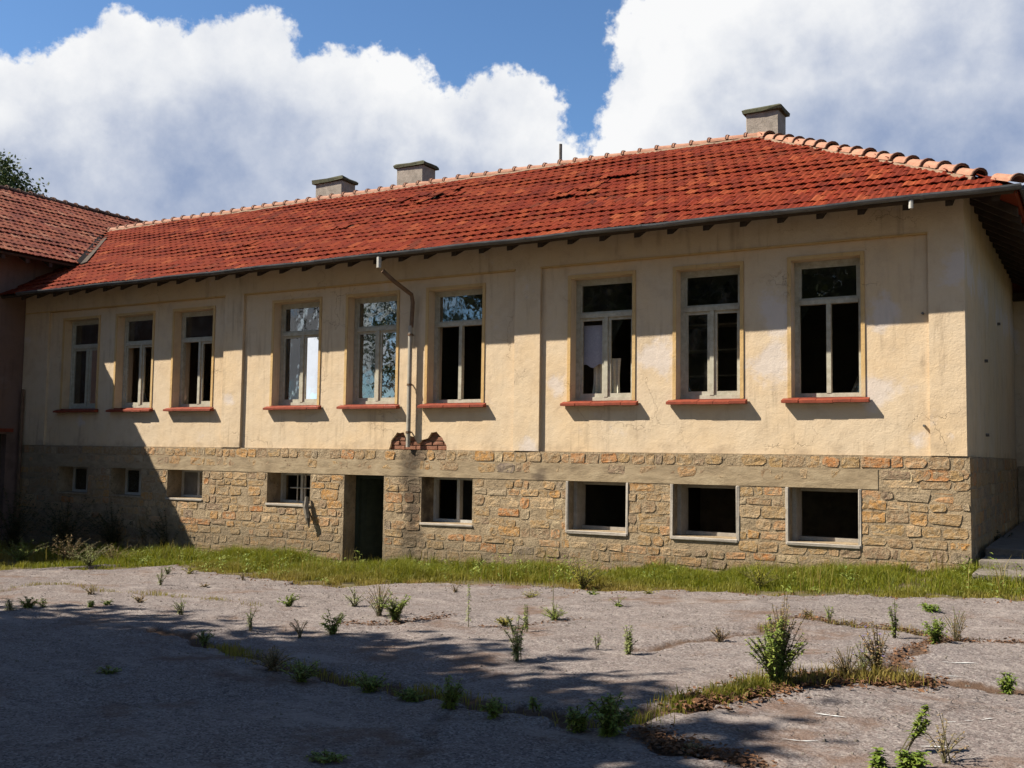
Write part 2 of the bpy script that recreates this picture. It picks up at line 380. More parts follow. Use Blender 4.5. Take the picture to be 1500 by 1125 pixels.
def leaf_mat(name, stops, trans=.25):
    m, t = newmat(name); r = rndval(t)
    c = t.ramp(r, stops)
    n = t.noise(t.pos, 1.3, 3, .5); c = t.mix(t.sstep(n, .35, .7, 0, .4), c, stops[-1][1])
    t.l.new(c, t.p.inputs['Base Color']); t.p.inputs['Roughness'].default_value = .65
    tl = t.n.new('ShaderNodeBsdfTranslucent'); t.l.new(c, tl.inputs[0])
    mx = t.n.new('ShaderNodeMixShader'); mx.inputs[0].default_value = trans
    t.l.new(t.p.outputs[0], mx.inputs[1]); t.l.new(tl.outputs[0], mx.inputs[2]); t.l.new(mx.outputs[0], t.o.inputs[0])
    return m
M['leaf'] = leaf_mat('weed_leaf', [(0, (.085, .13, .022)), (.5, (.15, .20, .034)), (1, (.23, .25, .05))])
M['leafpale'] = leaf_mat('pale_weed_leaf', [(0, (.14, .18, .05)), (.5, (.20, .23, .075)), (1, (.25, .25, .10))])
M['leafbright'] = leaf_mat('bright_weed_leaf', [(0, (.07, .13, .014)), (.5, (.12, .18, .02)), (1, (.18, .21, .035))])
M['leafdry'] = leaf_mat('dry_weed_leaf', [(0, (.17, .10, .05)), (.5, (.27, .17, .08)), (1, (.22, .19, .075))])
M['leafyellow'] = leaf_mat('yellow_weed_leaf', [(0, (.30, .27, .03)), (.5, (.22, .24, .03)), (1, (.30, .22, .05))])
M['leafshade'] = leaf_mat('shade_toned_leaf', [(0, (.012, .02, .006)), (.5, (.02, .032, .009)), (1, (.035, .045, .013))])  # leaf green taken near black to stand in for deep shade
M['stem'] = simple('weed_stem', (.09, .085, .035), (.16, .12, .06), 20, .8, 0)
M['treeleaf'] = leaf_mat('tree_leaf', [(0, (.025, .045, .010)), (.5, (.045, .070, .014)), (1, (.085, .10, .022))], .15)

def grass_mat():
    m, t = newmat('grass_blades')
    a = t.n.new('ShaderNodeAttribute'); a.attribute_name = 'dry'
    b = t.n.new('ShaderNodeAttribute'); b.attribute_name = 'rnd'
    g = t.ramp(b.outputs['Fac'], [(0, (.085, .115, .007)), (.5, (.15, .165, .009)), (1, (.22, .205, .018))])
    d = t.ramp(b.outputs['Fac'], [(0, (.19, .125, .032)), (.5, (.28, .20, .052)), (1, (.22, .19, .032))])
    c = t.mix(a.outputs['Fac'], g, d)
    t.l.new(c, t.p.inputs['Base Color']); t.p.inputs['Roughness'].default_value = .6
    tl = t.n.new('ShaderNodeBsdfTranslucent'); t.l.new(c, tl.inputs[0])
    mx = t.n.new('ShaderNodeMixShader'); mx.inputs[0].default_value = .42
    t.l.new(t.p.outputs[0], mx.inputs[1]); t.l.new(tl.outputs[0], mx.inputs[2]); t.l.new(mx.outputs[0], t.o.inputs[0])
    return m
M['grass'] = grass_mat()

# ------------------------------------------------------------------ ground
ZX = np.array([-60, -30, -22, -16, -12, -7.4, -4.3, -1.6, 2, 12, 60]); ZZ = np.array([-2.4, -2.3, -2.25, -2.13, -2.06, -1.86, -1.70, -1.50, -1.42, -1.3, -1.2])
def gz(x, y):
    x = np.asarray(x, float); y = np.asarray(y, float)
    t = np.clip((y - 2) / 12.0, 0, 1)
    z = -1.62 * (1 - t) + np.interp(x, ZX, ZZ) * t
    return z + .018 * np.sin(x * .9 + y * .5) + .012 * np.sin(x * 2.3 - y * 1.7)
def ground_hit(px, py):
    d = ray(px, py); t = 1.7 / -d.z if d.z < 0 else 50
    for _ in range(40):
        z = float(gz(d.x * t, d.y * t)); t += (z - d.z * t) / d.z * .7
    return Vector((d.x * t, d.y * t, float(gz(d.x * t, d.y * t))))
EDGEPX = [(0, 838), (90, 834), (170, 836), (205, 827), (260, 828), (300, 840), (350, 844), (390, 850), (440, 858), (500, 862), (560, 858), (640, 857), (720, 858), (800, 861), (870, 866), (960, 866), (1040, 869), (1130, 875), (1230, 873), (1340, 877), (1420, 877), (1500, 880)]
EP = sorted([tuple(ground_hit(*p))[:2] for p in EDGEPX])
EX = np.array([-60, -20] + [p[0] for p in EP] + [2, 60]); EY = np.array([9.5, 9.8] + [p[1] for p in EP] + [13.4, 13.4])
def edge_y(x):
    x = np.asarray(x, float)
    return np.interp(x, EX, EY) + .05 * np.sin(x * 9.1) + .035 * np.sin(x * 23 + 1) + .02 * np.sin(x * 51)
# fractures in the yard
CR = [[(230, 925), (300, 943), (370, 965), (450, 988), (550, 1008), (650, 1025), (760, 1048), (860, 1062), (930, 1058), (1010, 1040), (1090, 1022), (1140, 1008), (1200, 1002), (1280, 1000), (1345, 1003), (1420, 1008), (1500, 1015)],
      [(940, 952), (1010, 944), (1070, 934), (1120, 926), (1165, 905), (1215, 916), (1280, 922), (1340, 930), (1420, 942), (1500, 944)],
      [(1300, 998), (1318, 965), (1350, 950), (1385, 937)],
      [(505, 916), (560, 918), (620, 911), (655, 906)],
      [(0, 872), (50, 858), (110, 860), (150, 868), (230, 873), (300, 880), (330, 882), (380, 893), (330, 910)],
      [(700, 923), (755, 924), (790, 918), (850, 910)],
      [(930, 1075), (985, 1100), (1030, 1108), (1100, 1125)],
      [(860, 958), (920, 961), (1000, 958), (1080, 965)],
      [(560, 1200), (610, 1120), (650, 1060), (660, 1026)],
      [(60, 1200), (150, 1060), (210, 990), (250, 932)]]
CRW = [[tuple(ground_hit(*p))[:2] for p in c] for c in CR]
CRS = [1.0, .7, .8, .6, .5, .5, .9, .35, .5, .4]
def crack_field(X, Y):
    """returns closeness (0..1) to the fractures"""
    out = np.zeros_like(X)
    jx = X + .05 * np.sin(Y * 11 + X * 3) + .02 * np.sin(Y * 31 + X * 17); jy = Y + .05 * np.sin(X * 9 + 1) + .025 * np.sin(X * 27 + Y * 5)
    for c, s in zip(CRW, CRS):
        best = np.full(X.shape, 9.)
        for (x0, y0), (x1, y1) in zip(c[:-1], c[1:]):
            dx, dy = x1 - x0, y1 - y0; L2 = dx*dx + dy*dy
            t = np.clip(((jx - x0) * dx + (jy - y0) * dy) / L2, 0, 1)
            best = np.minimum(best, np.hypot(jx - x0 - t*dx, jy - y0 - t*dy))
        out = np.maximum(out, s * np.exp(-(best / .12) ** 2))
    return out
def ground_mats():
    m, t = newmat('asphalt'); P = t.pos
    a = t.n.new('ShaderNodeAttribute'); a.attribute_name = 'crack'
    big = t.noise(P, .45, 5, .6); mid = t.noise(P, 2.3, 6, .62); fine = t.noise(P, 70, 3, .7)
    vc = t.vor(P, 85, 'F1', 'Color'); vx = t.xyz(vc)[0]
    c = t.ramp(mid, [(.28, (.148, .116, .104)), (.5, (.188, .153, .138)), (.72, (.228, .19, .17))])
    c = t.mix(t.sstep(big, .4, .66, 0, .7), c, (.158, .132, .125))
    v2 = t.xyz(t.vor(P, 34, 'F1', 'Color')); c = t.mix(t.sstep(v2[0], .55, 1, 0, .28), c, (.30, .27, .24)); c = t.mix(t.sstep(v2[1], .62, 1, 0, .35), c, (.07, .058, .052))
    c = t.mix(t.sstep(vx, .62, .98, 0, .45), c, (.36, .33, .30))
    c = t.mix(t.sstep(vx, .35, .05, 0, .6), c, (.05, .043, .04))
    # brown silt lying in low patches
    silt = t.noise(t.vmath('ADD', P, (4, 1, 0)), 1.1, 6, .66)
    c = t.mix(t.sstep(silt, .52, .68, 0, .78), c, (.13, .08, .055))
    pal = t.noise(t.scalev(t.vmath('ADD', P, (7, 3, 0)), (.6, 1.6, 1)), 1.7, 6, .7); c = t.mix(t.sstep(pal, .53, .66, 0, .7), c, (.265, .228, .205))
    dkn = t.noise(t.vmath('ADD', P, (1, 8, 0)), 5.5, 5, .7); c = t.mix(t.sstep(dkn, .56, .72, 0, .5), c, (.085, .07, .062))
    # crazing
    cr = t.vor(t.vmath('ADD', P, t.vmath('SCALE', t.noise(P, 1.6, 5, .6, col=True), scale=.9)), .85, 'DISTANCE_TO_EDGE')
    crm = t.math('MULTIPLY', t.sstep(cr, .014, .002), t.sstep(t.noise(P, .5, 3), .42, .58))
    c = t.mix(t.math('MULTIPLY', crm, .35), c, (.06, .048, .038))
    ck = t.math('ADD', a.outputs['Fac'], t.math('MULTIPLY', t.math('SUBTRACT', t.noise(P, 9, 5, .7), .5), .8))
    c = t.mix(t.sstep(ck, .28, .75, 0, .92), c, (.085, .05, .03))
    c = t.mix(t.sstep(fine, .5, .8, 0, .3), c, (.08, .07, .066))
    t.l.new(c, t.p.inputs['Base Color']); t.p.inputs['Roughness'].default_value = .97; t.p.inputs['Specular IOR Level'].default_value = .08
    h = t.math('ADD', t.math('MULTIPLY', mid, .8), t.math('ADD', t.math('MULTIPLY', fine, .14), t.math('ADD', t.math('MULTIPLY', vx, .16), t.math('MULTIPLY', v2[0], .22))))
    h = t.math('ADD', h, t.math('MULTIPLY', t.noise(P, 11, 6, .7), .8)); h = t.math('SUBTRACT', h, t.math('MULTIPLY', crm, .2)); bump(t, h, .035, 1)
    m2, t = newmat('soil'); P = t.pos
    n = t.noise(P, 3, 7, .65); c = t.ramp(n, [(.3, (.06, .055, .02)), (.55, (.11, .085, .04)), (.75, (.16, .12, .065))])
    t.l.new(c, t.p.inputs['Base Color']); t.p.inputs['Roughness'].default_value = .97; bump(t, t.noise(P, 25, 5, .6), .03, 1)
    return m, m2
M['asphalt'], M['soil'] = ground_mats()

# soil sheet out to the horizon
xs = np.unique(np.concatenate([np.array([-900, -400, -150, -80, -50]), np.arange(-40, 12, .5), np.array([14, 18, 30, 60, 150, 400, 900])]))
ys = np.unique(np.concatenate([np.array([-900, -300, -100, -40]), np.arange(-16, 30, .5), np.array([34, 40, 60, 120, 300, 900])]))
X, Y = np.meshgrid(xs, ys, indexing='ij'); Z = gz(X, Y) - .03
Vg = np.stack([X, Y, Z], -1).reshape(-1, 3); nx, ny = X.shape
I = np.arange(nx * ny).reshape(nx, ny); Fg = np.stack([I[:-1, :-1], I[1:, :-1], I[1:, 1:], I[:-1, 1:]], -1).reshape(-1, 4)
# leave the cellar floor below the soil: drop the faces under the building
cx = Vg[Fg].mean(1); keep = ~((cx[:, 0] > -21.6) & (cx[:, 0] < -2.2) & (cx[:, 1] > 15.3) & (cx[:, 1] < 22.8))
g = link('ground', npmesh('ground', Vg, Fg[keep], M['soil'], smooth=True), (0, 0, 0)); g['kind'] = 'structure'

# asphalt yard
xs = np.concatenate([np.arange(-30, -17, .25), np.arange(-17, 2.2, .045), np.arange(2.2, 14, .3)])
tt = np.concatenate([np.linspace(0, .52, 24)[:-1], np.linspace(.52, 1, 200)])
XX = np.repeat(xs[:, None], len(tt), 1); YE = edge_y(xs)[:, None]; YY = -12 + (YE + 12) * tt[None, :]
CF = crack_field(XX, YY)
def vn2(x, y, s, seed):
    r = np.random.default_rng(seed).random((64, 64)); u = np.asarray(x, float) * s + 300; v = np.asarray(y, float) * s + 300
    i = np.floor(u).astype(int); j = np.floor(v).astype(int); fu = u - i; fv = v - j; fu = fu*fu*(3-2*fu); fv = fv*fv*(3-2*fv)
    g_ = lambda a, b: r[a % 64, b % 64]
    return (g_(i, j)*(1-fu) + g_(i+1, j)*fu)*(1-fv) + (g_(i, j+1)*(1-fu) + g_(i+1, j+1)*fu)*fv
def hn(X, Y):  # small height irregularity
    return .022*(vn2(X, Y, .9, 40)-.5) + .012*(vn2(X, Y, 2.6, 41)-.5) + .006*(vn2(X, Y, 8., 42)-.5) + .003*np.sin(X*5.1+Y*2.2) + .005*np.sin(X*8.7-Y*7.9+2) + .003*np.sin(X*19+Y*23)
ZZ2 = gz(XX, YY) + hn(XX, YY) - .035 * CF + .02
ZZ2 += .018 * np.exp(-((CF - .35) / .2) ** 2) * (CF > .05)
ZZ2[:, -1] -= .05
Vg = np.stack([XX, YY, ZZ2], -1).reshape(-1, 3); nx, ny = XX.shape
I = np.arange(nx * ny).reshape(nx, ny); Fg = np.stack([I[:-1, :-1], I[1:, :-1], I[1:, 1:], I[:-1, 1:]], -1).reshape(-1, 4)
o = link('asphalt_yard', npmesh('asphalt_yard', Vg, Fg, M['asphalt'], {'crack': ('POINT', CF)}, smooth=True), (0, 0, 0)); o['kind'] = 'structure'
def yz(x, y): return float(gz(x, y) + hn(x, y)) + .02

# ------------------------------------------------------------------ main building
XL, XR, YF, YB = -22.0, -1.63, 15.0, 23.0
EAVE_Y, EAVE_Z, EAVE_X = 14.3, 3.50, -.93
S = .564; RY = 19.0; RZ = EAVE_Z + S * (RY - EAVE_Y); APX = EAVE_X - (RY - EAVE_Y)
main = empty('school_building', (-11.8, 19, -2.1), 'long abandoned cream school building with red tiled roof on a rubble stone plinth', 'building')

UW = [(-20.60, -19.42), (-18.80, -17.66), (-17.00, -15.86), (-14.18, -13.02), (-12.32, -11.18), (-10.48, -9.34), (-7.62, -6.52), (-5.78, -4.76), (-3.99, -3.0)]
WZ0, WZ1 = .88, 2.91
BW = [(-20.55, -19.53, -.99), (-18.77, -17.80, -1.0), (-17.00, -15.97, -1.0), (-14.20, -13.10, -1.01), (-10.53, -9.46, -1.22), (-7.60, -6.60, -1.21), (-5.80, -4.81, -1.21), (-4.02, -3.05, -1.20)]
BZ1 = -.42
DOOR = (-12.28, -11.36, -2.6, -.42)

def wall(mb, fr, u0, u1, z0, z1, ops, thick, back=True):
    """wall with openings, fr maps (u, depth, z) to world; reveals are real depth"""
    us = sorted({u0, u1, *[o[0] for o in ops], *[o[1] for o in ops]}); zs = sorted({z0, z1, *[o[2] for o in ops], *[o[3] for o in ops]})
    us = [u for u in us if u0 <= u <= u1]; zs = [z for z in zs if z0 <= z <= z1]
    def inside(u, z): return any(o[0] < u < o[1] and o[2] < z < o[3] for o in ops)
    for a, b in zip(us[:-1], us[1:]):
        run = None
        for c, d in zip(zs[:-1], zs[1:]):
            if not inside((a+b)/2, (c+d)/2):
                mb.add([fr(a, 0, c), fr(b, 0, c), fr(b, 0, d), fr(a, 0, d)], [(0, 1, 2, 3)])
                if back: mb.add([fr(a, thick, c), fr(b, thick, c), fr(b, thick, d), fr(a, thick, d)], [(3, 2, 1, 0)])
    for (a, b, c, d) in ops:
        c2, d2 = max(c, z0), min(d, z1)
        mb.add([fr(a, 0, c2), fr(a, thick, c2), fr(a, thick, d2), fr(a, 0, d2)], [(0, 1, 2, 3)])
        mb.add([fr(b, 0, c2), fr(b, thick, c2), fr(b, thick, d2), fr(b, 0, d2)], [(3, 2, 1, 0)])
        if d < z1: mb.add([fr(a, 0, d), fr(a, thick, d), fr(b, thick, d), fr(b, 0, d)], [(0, 1, 2, 3)])
        if c > z0: mb.add([fr(a, 0, c), fr(a, thick, c), fr(b, thick, c), fr(b, 0, c)], [(3, 2, 1, 0)])
    # end caps
    mb.add([fr(u0, 0, z0), fr(u0, thick, z0), fr(u0, thick, z1), fr(u0, 0, z1)], [(3, 2, 1, 0)])
    mb.add([fr(u1, 0, z0), fr(u1, thick, z0), fr(u1, thick, z1), fr(u1, 0, z1)], [(0, 1, 2, 3)])
    mb.add([fr(u0, 0, z1), fr(u1, 0, z1), fr(u1, thick, z1), fr(u0, thick, z1)], [(0, 1, 2, 3)])
    mb.add([fr(u0, 0, z0), fr(u1, 0, z0), fr(u1, thick, z0), fr(u0, thick, z0)], [(3, 2, 1, 0)])
front = lambda u, d, z: (u, YF + d, z)
HOLE = (-11.56, -9.98, .055, .50)
mb = MB(); wall(mb, front, XL + .002, XR, .055, 3.80, [(a, b, WZ0, WZ1) for a, b in UW] + [HOLE], .45)
wallo = mb.build('plaster_wall', M['plaster'], main)
# pilasters and frieze standing 6 cm proud of the window panels
mb = MB()
PW = [(-21.98, -21.10), (-15.48, -14.96), (-8.66, -8.17), (-2.09, XR)]
for a, b in PW: mb.box((a, YF - .06, .053), (b, YF - .001, 3.146))
mb.build('pilaster', M['plaster'], main) if False else None
for a, b in PW:
    q = MB(); q.box((a, YF - .06, .06), (b, YF - .001, 3.146)); q.build('pilaster', M['plaster'], main)
q = MB(); q.box((XL + .02, YF - .062, 3.146), (XR, YF - .001, 3.70)); q.build('frieze', M['plaster'], main)
q = MB(); q.box((XL + .02, YF - .075, 3.12), (-15.48, YF - .001, 3.145)); q.box((-14.96, YF - .075, 3.12), (-8.66, YF - .001, 3.145)); q.box((-8.17, YF - .075, 3.12), (-2.09, YF - .001, 3.145))
q.build('moulding', M['ochre'], main)
# plaster around the two broken patches at the downpipe, and the bricks they uncover
def ragged(pts, j=.012):
    out = []
    for (x0, z0), (x1, z1) in zip(pts[:-1], pts[1:]):
        n = max(1, int(math.hypot(x1-x0, z1-z0) / .05))
        for k in range(n): out.append((x0 + (x1-x0)*k/n + random.uniform(-j, j), z0 + (z1-z0)*k/n + random.uniform(-j, j)))
    out.append(pts[-1]); return out
low = ragged([(-11.30, .06), (-11.24, .22), (-11.12, .36), (-10.98, .36), (-10.92, .26), (-10.86, .33), (-10.74, .28), (-10.66, .16), (-10.56, .24), (-10.44, .26), (-10.38, .36), (-10.26, .37), (-10.14, .27), (-10.05, .16), (-10.04, .06)])
poly = [(HOLE[0], .055), (HOLE[0], .50), (HOLE[1], .50), (HOLE[1], .055)] + [(low[-1][0], .055)] + low[::-1][1:-1] + [(low[0][0], .055)]
q = MB(); n = len(poly)
q.add([(x, YF, z) for x, z in poly] + [(x, YF + .05, z) for x, z in poly], [tuple(range(n))] + [(i, (i+1) % n, n + (i+1) % n, n + i) for i in range(n)])
q.build('broken_plaster_patch', M['plaster'], main)
q = MB(); q.box((HOLE[0], YF + .075, .055), (HOLE[1], YF + .30, .50)); backing = q.build('brick_core', M['mortar'], main)
zc = .06; k = 0
while zc < .46:
    xx = HOLE[0] + (.0 if k % 2 else .12)
    while xx < HOLE[1] - .05:
        x1 = min(xx + .225, HOLE[1])
        if x1 - xx > .06:
            q = MB(); dd = random.uniform(-.012, .016); q.rbox((xx, YF + .045 + dd, zc), (x1, YF + .12, zc + .066), .004, .006)
            q.build('brick', M['brick'], backing)
        xx = x1 + .013
    zc += .08; k += 1
# window surrounds
for a, b in UW:
    q = MB(); wd = .055; y0 = YF - .016; y1 = YF - .0005
    q.box((a - wd, y0, WZ0), (a, y1, WZ1)); q.box((b, y0, WZ0), (b + wd, y1, WZ1)); q.box((a - wd, y0, WZ1), (b + wd, y1, WZ1 + wd))
    q.build('window_surround', M['ochre'] , main)

# other outer walls
q = MB(); side = lambda u, d, z: (XR - d, u, z)
wall(q, side, YF + .45, YB, .055, 3.80, [], .4); q.box((XL, YB, -2.6), (XR - .001, YB + .4, 3.8)); q.box((XL - .001, YF + .452, -2.6), (XL + .35, YB - .001, 3.78)); q.build('outer_wall', M['plaster'], main)
q = MB(); q.box((XR - .49, YF + .46, -2.6), (XR - .10, YB - .001, .054)); q.build('cellar_wall', M['mortar'], main)
# rooms behind
q = MB()
q.box((XL + .36, YF + .47, -.10), (XR - .42, YB - .01, .04)); q.build('floor', M['innerfloor'], main)
q = MB(); q.box((XL + .36, YF + .47, 3.22), (XR - .42, YB - .01, 3.34)); q.build('ceiling', M['inner'], main)
q = MB(); q.box((XL + .36, YF + .62, -2.72), (XR - .52, YB - .01, -2.6)); q.build('cellar_floor', M['innerfloor'], main)
for x in (-15.3, -8.45):
    q = MB(); q.box((x, YF + .46, .045), (x + .2, YB - .02, 3.215)); q.build('partition_wall', M['inner'], main)
    q = MB(); q.box((x, YF + .62, -2.6), (x + .2, YB - .02, -.105)); q.build('partition_wall', M['inner'], main)
q = MB(); q.box((XL + .37, 20.5, .045), (-15.31, 20.6, 3.215)); q.box((-15.09, 20.5, .045), (-8.46, 20.6, 3.215)); q.box((-8.24, 20.5, .045), (XR - .43, 20.6, 3.215)); q.build('inner_wall', M['inner'], main)
q = MB(); q.box((-12.28, 19.0, -2.6), (-11.0, 19.1, -.11)); q.build('inner_wall', M['inner'], main)

# --- plinth
PF = YF - .045
ops = [(a, b, c, BZ1) for a, b, c in BW] + [DOOR]
mb = MB(); pfr = lambda u, d, z: (u, PF + d, z)
wall(mb, pfr, XL + .001, XR + .03, -2.75, .052, ops, .60)
mb.box((XR - .38, PF + .601, -2.75), (XR + .03, YB - .001, .05))
plinth = mb.build('plinth_wall', M['mortar'], main)
q = MB()
def bandseg(x0, x1):
    xs_ = np.linspace(x0, x1, int((x1-x0)/.3)+2); 
    for a, b in zip(xs_[:-1], xs_[1:]): pass
    q.box((x0, PF - .008, BZ1 + .002), (x1, PF - .0005, -.135))
bandseg(XL + .02, -2.78)
q.build('concrete_band', M['band'], plinth)
stones = []
def add_stone(fr, u0, u1, z0, z1, out):
    w_, h_ = u1 - u0, z1 - z0; j = .013; c = min(w_, h_) * random.uniform(.12, .3)
    R = lambda s=j: random.uniform(-s, s)
    ring = [(u0 + c, z0), (u1 - c*random.uniform(.5, 1.2), z0), (u1, z0 + c), (u1, z1 - c*random.uniform(.5, 1.2)), (u1 - c, z1), (u0 + c*random.uniform(.5, 1.2), z1), (u0, z1 - c), (u0, z0 + c*random.uniform(.5, 1.2))]
    ring = [(a + R(), b + R()) for a, b in ring]; cu, cz = (u0+u1)/2, (z0+z1)/2
    vs = [fr(a, .010, b) for a, b in ring]
    vs += [fr(a + (cu-a)*.03, -out + R(.004), b + (cz-b)*.05) for a, b in ring]
    vs += [fr(a + (cu-a)*.55, -out - random.uniform(-.008, .007), b + (cz-b)*.5) for a, b in ring[::2]]
    q = MB(); q.cur = random.random()
    fs = [(i, (i+1) % 8, 8 + (i+1) % 8, 8 + i) for i in range(8)]
    for k in range(4):
        a0, a1, a2 = 8 + 2*k, 8 + (2*k+1) % 8, 8 + (2*k+2) % 8
        fs += [(a0, a1, 16+k), (a1, a2, 16 + (k+1) % 4, 16+k)]
    fs.append((16, 17, 18, 19)); q.add(vs, fs)
    dist = Vector(vs[0]).length; stones.append((w_ * h_ / dist ** 2, q))
def courses(fr, u0, u1, ztop, zbot_f, openings, hmin, hmax, wmin, wmax):
    z1 = ztop; zmin = min(zbot_f(u0), zbot_f(u1)) 
    while z1 > zmin:
        h = random.uniform(hmin, hmax); z0 = z1 - h; u = u0 + random.uniform(-.1, .1)
        while u < u1 - .06:
            wd = random.uniform(wmin, wmax)
            if random.random() < .25: wd *= .55
            a, b = max(u, u0), min(u + wd, u1)
            for o in openings:
                if o[2] < z1 and o[3] > z0:
                    if a < o[1] + .02 and b > o[0] - .02:
                        if a >= o[0] - .02: a = o[1] + .035; b = max(b, a + wd*.6) if a > o[0] else b
                        else: b = o[0] - .035
            nxt = max(b, a) + random.uniform(.012, .034)
            for o in openings:
                if o[2] < z1 and o[3] > z0 and o[0] - .08 <= nxt < o[1]: nxt = max(nxt, o[1] + .035)
            if b - a > .07 and b <= u1 + .001 and (z0+z1)/2 > zbot_f((a+b)/2) - .15 and random.random() < .93:
                zz = random.uniform(-.012, .012)
                add_stone(fr, a, b, z0 + random.uniform(.0, .016) + zz, z1 - random.uniform(.006, .024) + zz, random.uniform(.001, .012))
            u = nxt
        z1 = z0
gzf = lambda u: float(gz(u, YF))
courses(pfr, XL + .03, XR + .02, .052, lambda u: -.13, [], .18, .181, .13, .38)
courses(pfr, -2.74, XR + .02, -.135, lambda u: -.3, [], .135, .14, .2, .5)
courses(pfr, XL + .03, XR + .02, BZ1 - .0, gzf, ops, .105, .20, .14, .46)
sfr = lambda u, d, z: (XR + .03 - d, u, z)
courses(sfr, PF + .03, YB, .045, lambda u: -1.6, [], .15, .21, .22, .5)
stones.sort(key=lambda s: -s[0])
for _, q in stones[:298]: q.build('stone', M['stone'], plinth)
rest = MB()
for _, q in stones[298:]: rest.cur = q.r[0]; rest.add(q.v, q.f)
o = rest.build('far_stones', M['stone'], plinth); o['kind'] = 'stuff'

# --- upper windows
def casement(parent, a, b, z0, z1, y, mat, glass, t=.045, angle=0, hinge='l'):
    """one hinged sash with its pane; hinge side stays put when it stands open"""
    w_ = b - a; hx = a if hinge == 'l' else b; sg = 1 if hinge == 'l' else -1; c, s = math.cos(angle), math.sin(angle)
    def T(u, d, z): return (hx + sg * (u * c - d * s), y + u * s + d * c, z)
    q = MB()
    def bx(u0, u1, za, zb, d0=0, d1=.04):
        vs = [T(u0,d0,za),T(u1,d0,za),T(u1,d1,za),T(u0,d1,za),T(u0,d0,zb),T(u1,d0,zb),T(u1,d1,zb),T(u0,d1,zb)]
        q.add(vs, [(0,3,2,1),(4,5,6,7),(0,1,5,4),(1,2,6,5),(2,3,7,6),(3,0,4,7)])
    bx(0, t, z0, z1); bx(w_ - t, w_, z0, z1); bx(t, w_ - t, z0, z0 + t*1.3); bx(t, w_ - t, z1 - t, z1)
    q.build('casement', mat, parent)
    if glass:
        g = MB(); g.add([T(t, .018, z0 + t), T(w_ - t, .018, z0 + t), T(w_ - t, .018, z1 - t), T(t, .018, z1 - t), T(t, .022, z0 + t), T(w_ - t, .022, z0 + t), T(w_ - t, .022, z1 - t), T(t, .022, z1 - t)], [(0, 1, 2, 3), (7, 6, 5, 4)])
        g.build('pane', M['glass'], parent)
ZT = WZ0 + .70 * (WZ1 - WZ0)
